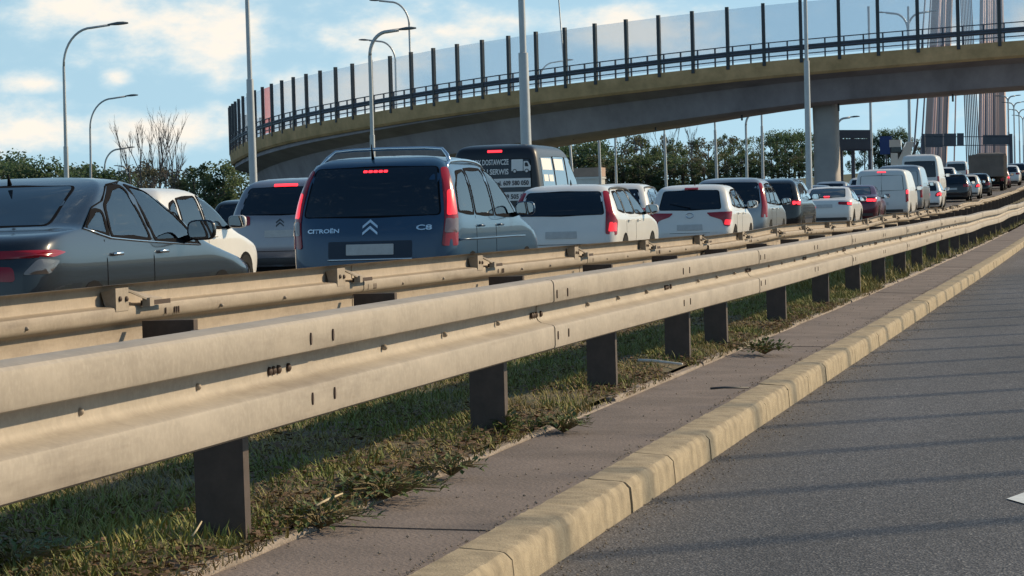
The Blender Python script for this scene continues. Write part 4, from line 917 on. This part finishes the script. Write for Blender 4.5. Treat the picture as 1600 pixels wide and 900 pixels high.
def vehicle(style, X, Y, label, cat, color, L=None, H=None, W=None, rz=0.0, name='car', lit=True, hbl=True, far=False, rails=None, lights=None, glass=None, sideglass=True, rearwin=None, handles=None, wheel_r=1.0, group='vehicles queuing on the far carriageway', lit_part=None, spoiler=False, n=None, noplate=False, mirror_col=None, zoff=0, clear=False):
    T = TPL[style]; sy, sz, sx = (L or T['L'])/T['L'], (H or T['H'])/T['H'], (W or T['W'])/T['W']
    body = Body([(z*sz, R*sy, F*sy, w*sx) for z, R, F, w in T['prof']], *(n or T['n']))
    side = lambda P: [(y*sy, z*sz) for y, z in P]; rear = lambda P: [(x*sx, z*sz) for x, z in P]
    root = tag(empty(name, (X, Y, g(Y)+zoff), rz), label, cat, group); P = color
    body.shell('body', P, root, cuts=[side(q) for q in T['wins']] if clear else None)
    if clear: interior(root, body, T, sx, sy, sz)
    mb = MB(); mb.box(-.74*sx, .74*sx, .25*sy, T['L']*sy-.3, .17, .32); mb.build('underbody', M_under, root)
    rg = 3 if far else 5
    def window(nm, kind, poly, m, grow=.022):
        w = panel(nm, body, kind, poly, .006, m, root, r=.05, rings=rg); panel('seal', body, kind, poly, .003, M_trim, w, r=.06, rings=rg, grow=grow) if kind in ('rear', 'front') else None; return w
    window('rear_window', 'rear', rear(rearwin or T['rearwin']), glass or M_gls)
    window('windscreen', 'front', rear(T['wind']), M_gls2)
    if sideglass:
        ws = T['wins']
        if clear:
            for q in ws:
                for k in ('right', 'left'):
                    w = panel('side_window', body, k, side(q), .001, M_clearglass, root, r=.05, rings=5, skirt=.002); link('seal', rim_mesh(body, k, side(q), .004, M_trim, .024, .020, 'seal'), w)
        band = [ws[0][0], ws[-1][0][:1]+(ws[-1][0][1],), ws[-1][1], ws[-1][2], ws[-1][3], ws[1][-2] if len(ws[1]) > 4 else ws[1][2], ws[1][-1], ws[0][2], ws[0][-1]]
        for k in (() if clear else ('right', 'left')): panel('window_band', body, k, side(band), .0035, M_trim, root, r=.04, rings=6, grow=.012)
        for q in ([] if clear else T['wins']):
            for k in ('right', 'left'): window('side_window', k, side(q), M_gls2, .016)
    if not far:
        for kx, k in ((1, 'right'), (-1, 'left')):
            for a, b in T['doors']:
                for yy in (a,):
                    panel('door_seam', body, k, side([(yy-.004, .36), (yy+.004, .36), (yy+.004, T['wins'][1][0][1]-.02), (yy-.004, T['wins'][1][0][1]-.02)]), .0025, M_trim, root, r=.001, rings=1, skirt=.004)
                hz = (T['wins'][1][0][1]-.13)*sz; hy = (a+.10)*sy
                hd = MB(); pts = [body.point(k, hy+t*.19, hz, .012+.028*math.sin(math.pi*t)) for t in (0, .15, .4, .6, .85, 1)]
                hd.tube(pts, [.010, .014, .015, .015, .014, .010], 6); hd.build('door_handle', P if handles is None else handles, root, smooth=1)
        panel('rear_seam', body, 'rear', rear([(-.80, .50), (.80, .50), (.80, .508), (-.80, .508)]), .0025, M_trim, root, r=.001, rings=2, skirt=.004)
    if not noplate:
        pz = T['plate']*sz; panel('number_plate', body, 'rear', [(-.26, pz-.057), (.26, pz-.057), (.26, pz+.057), (-.26, pz+.057)], .014, M_plate, root, r=.01, rings=2)
    panel('bumper', body, 'rear', rear([(-.95, .30), (.95, .30), (.95, .40), (-.95, .40)]), .012, M_cladg, root, r=.03, rings=4)
    for q in (lights or T['lights']):
        for mrr in (False, True):
            pp = rear(q); pp = mir(pp) if mrr else pp
            lo = panel('tail_light', body, 'rear', pp, .010, M_red, root, r=.035, rings=4)
            if lit:
                if lit_part:
                    lp = rear(lit_part); lp = mir(lp) if mrr else lp
                else:
                    cx = sum(v[0] for v in q)/len(q); cz = sum(v[1] for v in q)/len(q)
                    lp = rear([(cx+(v[0]-cx)*.62, cz+(v[1]-cz)*.62) for v in q]); lp = mir(lp) if mrr else lp
                panel('lit_lamp', body, 'rear', lp, .014, M_brake if far else M_redlit, lo, r=.03, rings=3)
    hz_, hw = T['hbl']
    if hbl is not None:
        panel('brake_light', body, 'rear', rear([(-hw, hz_-.016), (hw, hz_-.016), (hw, hz_+.016), (-hw, hz_+.016)]), .016, M_brake if hbl else M_red, root, r=.01, rings=2)
    for yy in T['wheels']:
        for s, k in ((1, 'right'), (-1, 'left')):
            cy_ = yy*sy; xw = body.side(cy_, .45*sz, s).x
            ar = panel('wheel_arch', body, k, [(cy_+.35*math.cos(a), max(.24*sz, .32+.35*math.sin(a))) for a in [math.pi*j/12 for j in range(13)]], .004, M_under, root, r=.01, rings=3, skirt=.004)
            t = link('tyre', TYRE, root, (xw-s*.085, cy_, .325), (0, 0, 0 if s > 0 else math.pi)); link('rim', RIM, t)
    for s, k in ((1, 'right'), (-1, 'left')):
        my, mz = T['mir']*sy, (T['wins'][-1][0][1]+.06)*sz; p0 = body.side(my, mz-.04, s)
        mb = MB(); mb.tube([p0+Vector((-s*.02, .04, -.03)), p0+Vector((s*.07, 0, -.01))], [.03, .025], 8); arm = mb.build('mirror_arm', M_trim, root, smooth=1)
        mb = MB(); c = p0+Vector((s*.16, 0, .045)); rings = []
        for yy, k1 in ((-.05, .88), (-.042, 1.0), (.0, 1.0), (.05, .86), (.085, .55), (.10, .15)):
            rings.append([(c.x+.115*k1*math.copysign(abs(math.cos(a))**.6, math.cos(a)), c.y+yy, c.z+.082*k1*math.copysign(abs(math.sin(a))**.6, math.sin(a))) for a in [2*math.pi*j/18 for j in range(18)]])
        mb.add([v for r in rings for v in r], [(i*18+j, i*18+(j+1) % 18, (i+1)*18+(j+1) % 18, (i+1)*18+j) for i in range(5) for j in range(18)] + [tuple(90+j for j in range(18))])
        mir_o = mb.build('wing_mirror', mirror_col or P, root, smooth=60)
        mb = MB(); mb.add([(c.x+.100*math.copysign(abs(math.cos(a))**.6, math.cos(a)), c.y-.049, c.z+.070*math.copysign(abs(math.sin(a))**.6, math.sin(a))) for a in [2*math.pi*j/18 for j in range(18)]], [tuple(range(18))])
        mg = mb.build('mirror_glass', M_mirror, mir_o)
    if rails:
        rz0 = T['prof'][-5][0]*sz; wr = body.W(rz0)*.97; y0, y1 = body.R(rz0)+.12, body.F(rz0)-.10
        for s in (-1, 1):
            mb = MB(); hh = .085 if rails != 'flat' else .05; pts = []
            for t in [j/12 for j in range(13)]:
                q = min(1, min(t, 1-t)/.14); pts.append((s*wr*(1-.04*q), y0+(y1-y0)*t, rz0-.02+hh*(q*(2-q)) + .035*math.sin(math.pi*t)))
            mb.tube(pts, .019, 8); mb.build('roof_rail', rails_mat if rails is True else (rails if not isinstance(rails, str) else M_dark), root, smooth=1)
    if spoiler:
        zs_ = T['prof'][-4][0]*sz; panel('spoiler', body, 'rear', rear([(-.52, T['rearwin'][2][1]+.02), (.52, T['rearwin'][2][1]+.02), (.46, T['rearwin'][2][1]+.075), (-.46, T['rearwin'][2][1]+.075)]), .03, P, root, r=.02, rings=3, skirt=.05)
    return root, body
rails_mat = M_chr
def antenna(root, y, z, h=.12, x=0):
    mb = MB(); mb.tube([(x, y, z), (x, y-h*.35, z+h)], [.02, .004], 6); mb.build('antenna', M_trim, root, smooth=1)
def wiper(root, body, z, u0, u1):
    mb = MB(); mb.tube([body.point('rear', u0+(u1-u0)*t, z+.10*t, .02) for t in (0, .3, .6, 1)], [.010, .007, .006, .005], 5); mb.build('wiper', M_trim, root)

P_white = paint('white', (.74, .73, .70), 0, .35); P_blue = paint('deep_blue', (.008, .046, .105), .2, .3); P_dark = paint('dark_graphite', (.018, .021, .028), .35, .25); P_black = paint('black', (.012, .013, .016), .2, .25)
P_grey = paint('grey', (.27, .27, .30), .5, .3); P_silver = paint('silver', (.36, .37, .38), .6, .3); P_red = paint('dark_red', (.10, .012, .03), .3, .3); P_vanw = paint('van_white', (.68, .68, .66), 0, .42, .5); P_cream = paint('soft_white', (.73, .72, .69), 0, .35)
P_tan = mat('tipper_brown', (.20, .17, .145), .7, var=.3, vscale=.8)

# --- dark saloon
r, b = vehicle('sedan', -8.06, 17.75, 'dark graphite saloon with chrome window line and slim red tail light strip', 'car', P_dark, mirror_col=P_black,
    lights=[[(.50, .845), (1.02, .855), (1.20, .885), (1.02, .905), (.50, .90)], [(.40, .70), (.72, .69), (.70, .79), (.42, .80)]], lit=False, hbl=False, handles=M_chr, L=5.05, clear=True)
KY = 5.05/4.88
for k in ('right', 'left'):
    mb = MB(); mb.tube([b.point(k, y*KY, z, .006) for y, z in ((.98, 1.045), (1.2, 1.005), (1.42, .968), (1.9, .943), (2.3, .925), (2.8, .905), (3.34, .885))], .007, 6); mb.build('chrome_strip', M_chr, r, smooth=1)
    mb = MB(); mb.tube([b.point(k, y*KY, z, .008) for y, z in ((.98, 1.045), (1.34, 1.195), (1.60, 1.245), (1.93, 1.365), (2.3, 1.39), (2.66, 1.365), (3.04, 1.14), (3.34, .885))], .006, 6); mb.build('window_trim', M_trim, r, smooth=1)
for mrr in (1, -1): panel('light_lens', b, 'rear', [(mrr*x, z) for x, z in ([(.76, .735), (.98, .74), (1.10, .83), (.86, .845)] if mrr > 0 else [(.86, .845), (1.10, .83), (.98, .74), (.76, .735)])], .013, M_clr, r, r=.03, rings=3)
antenna(r, 1.75, 1.385, .08)
# --- white hatchback beside it
r, b = vehicle('hatch', -11.6, 30.4, 'white hatchback in the lane beyond the dark saloon, showing its wing mirror and front wheel', 'car', P_cream, L=4.05, H=1.49, W=.87, lit=False, hbl=False, clear=True)
# --- grey crossover
r, b = vehicle('suv', -13.25, 43.4, 'grey crossover with silver roof rails and lit brake light left of the blue minivan', 'car', P_grey, rails=M_chr, lights=[[(.52, .92), (.98, .90), (1.02, 1.07), (.52, 1.06)]], lit_part=[(.80, .985), (.97, .985), (.97, 1.04), (.80, 1.045)], H=1.74)
def chevrons(root, body, cz, w, m):
    for dz in (0, w*.42):
        for s in (-1, 1):
            a = [(0, cz+dz+w*.42), (s*w*.5, cz+dz), (s*w*.5, cz+dz-w*.17), (0, cz+dz+w*.23)]
            mb = MB(); mb.add([body.point('rear', x, z, .012) for x, z in a]+[body.point('rear', x, z, .002) for x, z in a], [(0, 1, 2, 3), (0, 4, 5, 1), (1, 5, 6, 2), (2, 6, 7, 3)]); mb.build('badge', m, root)
chevrons(r, b, .955, .13, M_dark)
vehicle('hatch', -19.9, 62.0, 'black car roof showing between the white hatchback and the grey crossover', 'car', P_black, far=True, lit=False, hbl=False)
# --- blue minivan
r, b = vehicle('mpv', -7.62, 28.2, 'deep blue minivan with silver roof rails and tall red tail lights', 'minivan', P_blue, rails=M_chr, hbl=None,
    lit_part=[(.82, 1.06), (.965, 1.07), (.935, 1.20), (.885, 1.34), (.80, 1.33), (.815, 1.2)], mirror_col=P_blue, clear=True)
for k in range(-2, 3): panel('brake_light', b, 'rear', [(k*.056-.022, 1.535), (k*.056+.022, 1.535), (k*.056+.022, 1.557), (k*.056-.022, 1.557)], .012, M_brake, r, r=.008, rings=1)
mb = MB(); mb.tube([(-.72, .75, 1.63), (-.67, .85, 1.72), (-.60, .92, 1.785), (-.4, .95, 1.80), (0, .95, 1.805), (.4, .95, 1.80), (.60, .92, 1.785), (.67, .85, 1.72), (.72, .75, 1.63)], .021, 8); mb.build('roof_bar', M_chr, r, smooth=1)
chevrons(r, b, .90, .165, M_chr)
lettering('lettering', 'CITROËN', .058, b, 'rear', -.70, .905, .008, M_chr, r, bold=.002, width=.36); lettering('lettering', 'C8', .075, b, 'rear', .50, .915, .008, M_chr, r, bold=.002, width=.17)
mb = MB(); mb.tube([b.point('rear', -.46+.115*k, .615, .02) for k in range(9)], .010, 6); mb.build('chrome_strip', M_chr, r, smooth=1)
panel('plate_recess_shade', b, 'rear', [(-.46, .63), (.46, .63), (.46, .81), (-.46, .81)], .004, mat('recess_shade_blue', (.006, .02, .045), .5), r, r=.02, rings=3)  # flat panel, recess shade painted as a darker copy of the body blue
for s in (1, -1): panel('light_lens', b, 'rear', [(s*x, z) for x, z in ([(.80, .88), (.985, .88), (.98, 1.03), (.81, 1.03)][::s])], .017, mat('lamp_smoke', (.16, .10, .11), .15, 0, 1.0), r, r=.02, rings=2)
antenna(r, .62, 1.69, .16, -.1)
for k in ('right', 'left'): mb = MB(); mb.tube([b.point(k, y, .80, .003) for y in (.3, 1, 2, 3, 3.6)], .012, 6); mb.build('side_moulding', P_blue, r, smooth=1)
mb = MB(); mb.box(.30, .62, 1.1, 1.3, 1.22, 1.30)
# --- black lettered van
VB = paint('van_black', (.006, .007, .012), .0, .4, .2)
r, b = vehicle('van', -12.30, 55.5, 'black high van with white lettering and a lorry picture on its rear window', 'van', VB, L=5.2, H=2.46, W=.99, name='van', lit=False, hbl=True)
s_ = 2.5/1.97
lettering('lettering', 'SAMOCHODY DOSTAWCZE', .155, b, 'rear', -.86, 2.02, .016, M_white_print, r, bold=.004, width=1.16)
lettering('lettering', 'CZĘŚCI I SERWIS', .155, b, 'rear', -.62, 1.82, .016, M_white_print, r, bold=.004, width=.92)
for z0, txt, u in ((1.60, 'tel. 609 580 050', .02), (1.32, '509 505 071', .14)):
    st = panel('sticker', b, 'rear', [(-.60, z0-.05), (.76, z0-.05), (.76, z0+.13), (-.60, z0+.13)], .013, M_white_print, r, r=.01, rings=3); lettering('lettering', txt, .13, b, 'rear', u, z0-.01, .018, M_black_print, st, bold=.004, width=.70 if u < .1 else .56)
for i, (pp, m) in enumerate((([(.36, 1.88), (.60, 1.88), (.60, 2.12), (.36, 2.12)], M_white_print), ([(.615, 1.88), (.76, 1.88), (.76, 1.98), (.70, 2.08), (.615, 2.08)], M_white_print), ([(.64, 1.97), (.72, 1.97), (.69, 2.05), (.64, 2.05)], M_black_print))): panel('lorry_picture', b, 'rear', pp, .016+.002*(i == 2), m, r, r=.015, rings=1)
for cx in (.43, .68):
    w = panel('lorry_picture', b, 'rear', [(cx+.045*math.cos(a), 1.875+.045*math.sin(a)) for a in [2*math.pi*k/12 for k in range(12)]], .019, M_black_print, r, r=.005, rings=1)
    panel('lorry_picture', b, 'rear', [(cx+.028*math.cos(a), 1.875+.028*math.sin(a)) for a in [2*math.pi*k/12 for k in range(12)]], .021, M_white_print, r, r=.004, rings=1)
for k in ('right',):
    for y0, y1, z0, z1 in ((.48, 1.50, 1.90, 2.14), (1.80, 2.75, 1.90, 2.14), (.50, .95, 1.66, 1.80), (1.05, 1.50, 1.66, 1.80), (.50, 1.5, 1.50, 1.56)): panel('poster', b, k, [(y0, z0), (y1, z0), (y1, z1), (y0, z1)], .010, M_white_print, r, r=.01, rings=3)
# --- right lane behind the minivan
r, b = vehicle('wagon', -8.72, 44.3, 'white estate car with roof rails and tall curved tail lights ahead of the blue minivan', 'car', P_cream, rails=M_dark, lit=False, hbl=None, H=1.50, mirror_col=P_cream, clear=True)
panel('lit_lamp', b, 'rear', [(.78, .70), (.96, .70), (.96, .84), (.80, .86)], .014, M_redlit, r, r=.03, rings=2); antenna(r, 1.0, 1.485, .09)
r, b = vehicle('hatch', -8.27, 55.6, 'white small hatchback with wedge shaped tail lights and rear wiper', 'car', P_white, L=3.95, H=1.5, W=.86, hbl=False, lights=[[(.34, .915), (.42, .84), (.66, .76), (.70, .64), (.84, .62), (.93, .93)]], lit_part=[(.70, .66), (.84, .65), (.88, .76), (.72, .77)], clear=True)
wiper(r, b, 1.0, .02, -.42); antenna(r, .9, 1.48, .15)
mb = MB(); mb.tube([b.point('rear', .075*math.cos(2*math.pi*k/16), .86+.05*math.sin(2*math.pi*k/16), .008) for k in range(17)], .008, 5); mb.build('badge', M_chr, r)
vehicle('suv', -11.4, 64.0, 'white crossover roof with dark rails behind the white estate car', 'car', P_cream, rails=M_dark, far=True, lit=False, hbl=False, H=1.62)
r, b = vehicle('mpv', -8.65, 64.3, 'silver people carrier with dark rear window in front of the small white hatchback', 'minivan', P_silver, H=1.68, L=4.4, lit=False, hbl=None, clear=True)
vehicle('suv', -8.95, 74.5, 'black sport utility car with bright square tail light', 'car', P_black, H=1.68, far=True, lights=[[(.62, .92), (.98, .90), (1.0, 1.06), (.62, 1.06)]], hbl=None)
vehicle('sedan', -8.98, 90.5, 'white saloon with pink lit brake light in its rear window', 'car', P_white, L=4.6, H=1.42, W=.90, far=True, lights=[[(.46, .83), (.98, .78), (1.02, .90), (.46, .92)]], lit_part=[(.76, .82), (.93, .81), (.94, .88), (.76, .89)], rearwin=[(-.62, 1.07), (.62, 1.07), (.55, 1.36), (-.55, 1.36)])
vehicle('suv', -12.6, 109, 'black sport utility car with silver roof rails in the lane beyond the white saloon', 'car', P_dark, rails=M_chr, far=True, hbl=None, lit=False, H=1.78)
vehicle('hatch', -12.6, 130, 'pale car roof above the white saloon', 'car', P_silver, far=True, hbl=None, lit=False, H=1.55)
vehicle('sedan', -8.95, 100.5, 'dark red saloon with glowing tail lights between white saloon and white van', 'car', P_red, L=4.6, W=.90, far=True, hbl=None, lights=[[(.40, .80), (.96, .78), (1.02, .93), (.40, .94)]])
r, b = vehicle('van', -8.55, 109.0, 'white panel van with windowless doors and a lit brake light on its roof edge', 'van', P_vanw, name='van', W=1.07, H=2.02, L=5.3, far=True, sideglass=False, glass=P_vanw, lit_part=[(.86, .98), (.98, .98), (.98, 1.13), (.86, 1.13)])
panel('door_seam', b, 'rear', [(-.006, .5), (.006, .5), (.006, 1.85), (-.006, 1.85)], .012, M_trim, r, r=.001, rings=1)
vehicle('van', -8.72, 121, 'pale grey panel van hidden behind the white panel van', 'van', P_silver, name='van', W=1.02, H=2.2, L=5.4, far=True, sideglass=False, glass=P_silver, lit=False, hbl=None)
vehicle('hatch', -8.35, 131, 'white hatchback with red tail lights below the tall white van', 'car', P_white, far=True, hbl=None, H=1.45)
vehicle('van', -9.05, 140, 'tall white high roof van standing above the other vehicles', 'van', P_vanw, name='van', W=1.0, H=2.75, L=5.9, far=True, lit=False, hbl=None, sideglass=False)
vehicle('suv', -8.45, 159, 'dark sport utility car after the tall white van', 'car', P_dark, far=True, hbl=None, lit=False, H=1.62)
vehicle('hatch', -8.0, 179, 'dark hatchback in front of the brown tipper lorry', 'car', P_black, far=True, hbl=None, lit=False, H=1.5)
vehicle('suv', -7.4, 222, 'white car beyond the brown tipper lorry', 'car', P_white, far=True, hbl=None, lit=False)
vehicle('suv', -7.2, 236, 'dark car with silver roof rails far up the queue', 'car', P_black, far=True, hbl=None, lit=True, rails=M_chr)
vehicle('hatch', -6.9, 252, 'pale hatchback farthest up the queue', 'car', P_silver, far=True, hbl=None, lit=False)
vehicle('van', -12.3, 190, 'pale teal van behind the dark sport utility car', 'van', paint('teal', (.30, .38, .38), 0, .4), name='van', H=2.2, far=True, lit=False, hbl=None)
vehicle('sedan', -12.8, 205, 'dark saloon roof between teal van and tipper lorry', 'car', P_dark, far=True, hbl=None, lit=False)

for yy, st, pc_, lb in ((168.8, 'hatch', P_white, 'white hatchback between two dark cars far up the queue'), (211, 'hatch', P_red, 'dark red hatchback just past the brown tipper lorry')): vehicle(st, -8.2 if yy < 180 else -7.8, yy, lb, 'car', pc_, far=True, hbl=None)
for yy, st, pc_, lb in ((118.5, 'sedan', P_silver, 'silver saloon beyond the white panel van'), (146, 'suv', P_white, 'white sport utility car in the lane beyond the tall van'), (160, 'hatch', P_dark, 'dark hatchback in the lane beyond the dark sport utility car'), (174, 'suv', P_grey, 'grey sport utility car near the teal van'), (222, 'suv', P_white, 'white sport utility car beyond the tipper lorry in the outer lane'), (240, 'van', P_vanw, 'white van farthest up the outer lane')): vehicle(st, -12.4, yy, lb, 'car' if st != 'van' else 'van', pc_, far=True, hbl=None, lit=False, name='car' if st != 'van' else 'van')
# --- brown tipper lorry
def lorry(X, Y, label, box_m, cab_m, L, W, z0, H, face=1, cat='lorry'):
    root = tag(empty('lorry', (X, Y, g(Y) if X > -20 else gz(X, Y)+.1), 0 if face > 0 else math.pi), label, cat, 'vehicles queuing on the far carriageway' if face > 0 else None)
    mb = MB(); t = .06
    mb.box(-W, W, 0, t, z0, H); mb.box(-W, W, L-t, L, z0, H+.15); mb.box(-W, -W+t, t, L-t, z0, H); mb.box(W-t, W, t, L-t, z0, H); mb.box(-W+t, W-t, t, L-t, z0, z0+t); mb.build('load_box', box_m, root)
    for k in range(5): mb = MB(); mb.box(W, W+.05, .15+k*(L-.4)/4, .27+k*(L-.4)/4, z0, H); mb.build('box_rib', box_m, root)
    mb = MB(); mb.box(-W-.02, W+.02, -.05, 0, H-.10, H+.02); mb.box(-W-.02, W+.02, -.05, 0, z0, z0+.12); mb.build('tailgate_frame', box_m, root)
    mb = MB(); mb.box(-.5, .5, .2, L+2, .62, z0-.02); mb.build('chassis', M_under, root)
    bd = Body([(.5, L+.15, L+2.1, W*.96), (.9, L+.1, L+2.2, W), (1.7, L+.1, L+2.15, W), (2.4, L+.12, L+1.95, W*.96), (2.75, L+.25, L+1.7, W*.85), (2.85, L+.5, L+1.5, W*.6)], 8, 20)
    bd.shell('cab', cab_m, root); w = panel('windscreen', bd, 'front', [(-W*.85, 1.75), (W*.85, 1.75), (W*.8, 2.45), (-W*.8, 2.45)], .01, M_gls2, root, r=.08)
    for k in ('right', 'left'): panel('side_window', bd, k, [(L+.7, 1.7), (L+1.8, 1.7), (L+1.65, 2.35), (L+.75, 2.35)], .01, M_gls2, root, r=.06)
    for yy in (.9, L-.9, L+1.3):
        for s in (-1, 1):
            o = link('wheel', TYRE, root, (s*(W-.2), yy, .48), (0, 0, 0 if s > 0 else math.pi)); o.scale = (1.3, 1.46, 1.46); link('rim', RIM, o)
    for s in (-1, 1): mb = MB(); mb.box(s*W*.9-.12, s*W*.9+.12, .02, .10, .72, .92); mb.build('tail_light', M_red, root)
    mb = MB(); mb.box(-W, W, .04, .14, .5, .66); mb.build('bumper', M_under, root)
    return root
lorry(-8.2, 200, 'brown tipper lorry towering over the far queue', P_tan, P_tan, 5.5, 1.24, 1.05, 2.6)
hp = at_depth(922, 300, 300); hs = tag(empty('gatehouse', (hp.x, hp.y, gz(hp.x, hp.y))), 'small pale building with tan upper storey and dark arch beside the black van', 'building')
ht = at_depth(922, 262, 300).z - hs.location.z; hm = at_depth(922, 276, 300).z - hs.location.z
mb = MB(); mb.box(-2.4, 1.15, 0, 3, -.2, hm); mb.build('wall', P_vanw, hs); mb = MB(); mb.box(-2.5, 1.2, -.1, 3.1, hm+.01, ht); mb.build('upper_storey', mat('tan_wall', (.42, .30, .24), .85, var=.2, vscale=.7), hs)
mb = MB(); mb.box(-2.55, 1.25, -.15, 3.15, hm-.25, hm-.05); mb.build('cornice', P_vanw, hs)
mb = MB(); pr = [(-.45, -.1), (-.45, hm-1.6)] + [(.45*math.cos(math.pi-math.pi*k/8), hm-1.6+.45*math.sin(math.pi*k/8)) for k in range(1, 8)] + [(.45, hm-1.6), (.45, -.1)]
mb.extrude(pr, [((-.1, y, 0), (1, 0, 0), (0, 0, 1)) for y in (-.06, .2)]); mb.build('archway', M_under, hs)
# --- mobile crane arm rising behind the vans
pA = at_depth(1404, 262, 175); root = tag(empty('lorry_crane', (pA.x, pA.y, gz(pA.x, pA.y)), 0), 'white slanted crane boom with blue and white cabin behind the panel vans', 'crane')
o_ = Vector(root.location); q1, q2 = at_depth(1405, 262, 175)-o_, at_depth(1422, 222, 175)-o_; v_ = (q2-q1).normalized(); sd = Vector((.978, .21, 0))
mb = MB(); nrm_ = sd.cross(v_)*.3; w1, w2 = sd*.36, sd*.24
mb.hexa([q1-w1-nrm_, q1+w1-nrm_, q1+w1+nrm_, q1-w1+nrm_], [q2-w2-nrm_, q2+w2-nrm_, q2+w2+nrm_, q2-w2+nrm_]); mb.build('boom', P_vanw, root)
mb = MB(); mb.tube([q1+sd*.6, q2+sd*.5], .09, 8); mb.build('hydraulic_ram', M_dark, root)
mb = MB(); c_ = at_depth(1400, 240, 175)-o_; mb.box(c_.x-.35, c_.x+.28, c_.y-.2, c_.y+.9, -.1, c_.z+.6); mb.build('mast', M_cladg, root)
c2 = at_depth(1399, 224, 175)-o_; mb = MB(); mb.box(c2.x-.36, c2.x+.36, c2.y-.3, c2.y+.5, c2.z-.24, c2.z+.22); mb.build('cabin', P_vanw, root)
mb = MB(); mb.box(c2.x-.25, c2.x+.38, c2.y-.33, c2.y+.45, c2.z-.55, c2.z-.25); mb.build('cabin_window', M_gls, root)
c3 = at_depth(1398, 249, 175)-o_; mb = MB(); mb.box(c3.x-.22, c3.x+.22, c3.y-.35, c3.y+.2, c3.z-.5, c3.z+.4); mb.build('panel', P_white, root)
mb = MB(); mb.box(q1.x-1.2, q1.x+1.0, q1.y-3, q1.y+3.2, .9, 1.6); mb.build('deck', M_cladg, root)
for s in (-1, 1):
    for yy in (-2, 2): w = link('wheel', TYRE, root, (q1.x+s*1.05, q1.y+yy, .48)); w.scale = (1.3, 1.46, 1.46)
c4 = at_depth(1384, 223, 190); sg = tag(empty('direction_sign', (c4.x, c4.y, gz(c4.x, c4.y))), 'blue direction sign board left of the slanted crane boom', 'sign')
mb = MB(); z4 = c4.z-sg.location.z; mb.box(-.42, .42, 0, .06, z4-.8, z4+.45); mb.build('board', mat('sign_blue', (.02, .06, .20), .5), sg); mb = MB(); mb.box(-.05, .05, .07, .17, -.1, z4+.3); mb.build('post', M_rail, sg)


def grit(n, seed):
    rr = random.Random(seed); mb = MB()
    for _ in range(n):
        Y = 6 + 34*rr.random()**1.5; x = -1.655 + abs(rr.gauss(0, .10)) if rr.random() < .6 else rr.uniform(-2.35, -1.84) if rr.random() < .4 else -1.85-abs(rr.gauss(0, .02))
        r = rr.uniform(.002, .006); z = g(Y) + (.002 if x > -1.66 else .113+.017*(-1.83-x)/.53)
        c = Vector((x, Y, z+r*.4)); vs = [c+Vector((rr.uniform(.6, 1.2)*r*a, rr.uniform(.6, 1.2)*r*b, rr.uniform(.5, 1)*r*k)) for a, b, k in ((1, 0, 0), (0, 1, 0), (-1, 0, 0), (0, -1, 0), (0, 0, 1), (0, 0, -1))]
        mb.add(vs, [(0, 1, 4), (1, 2, 4), (2, 3, 4), (3, 0, 4), (1, 0, 5), (2, 1, 5), (3, 2, 5), (0, 3, 5)])
    me = bpy.data.meshes.new('grit'); me.from_pydata(mb.v, [], mb.f); me.materials.append(mat('grit_stone', (.30, .25, .20), .95, var=.4, vscale=30))
    return tag(link('grit', me), 'small stones and grit gathered along the kerb foot and paved strip', 'grit', kind='stuff')
grit(2600, 6)
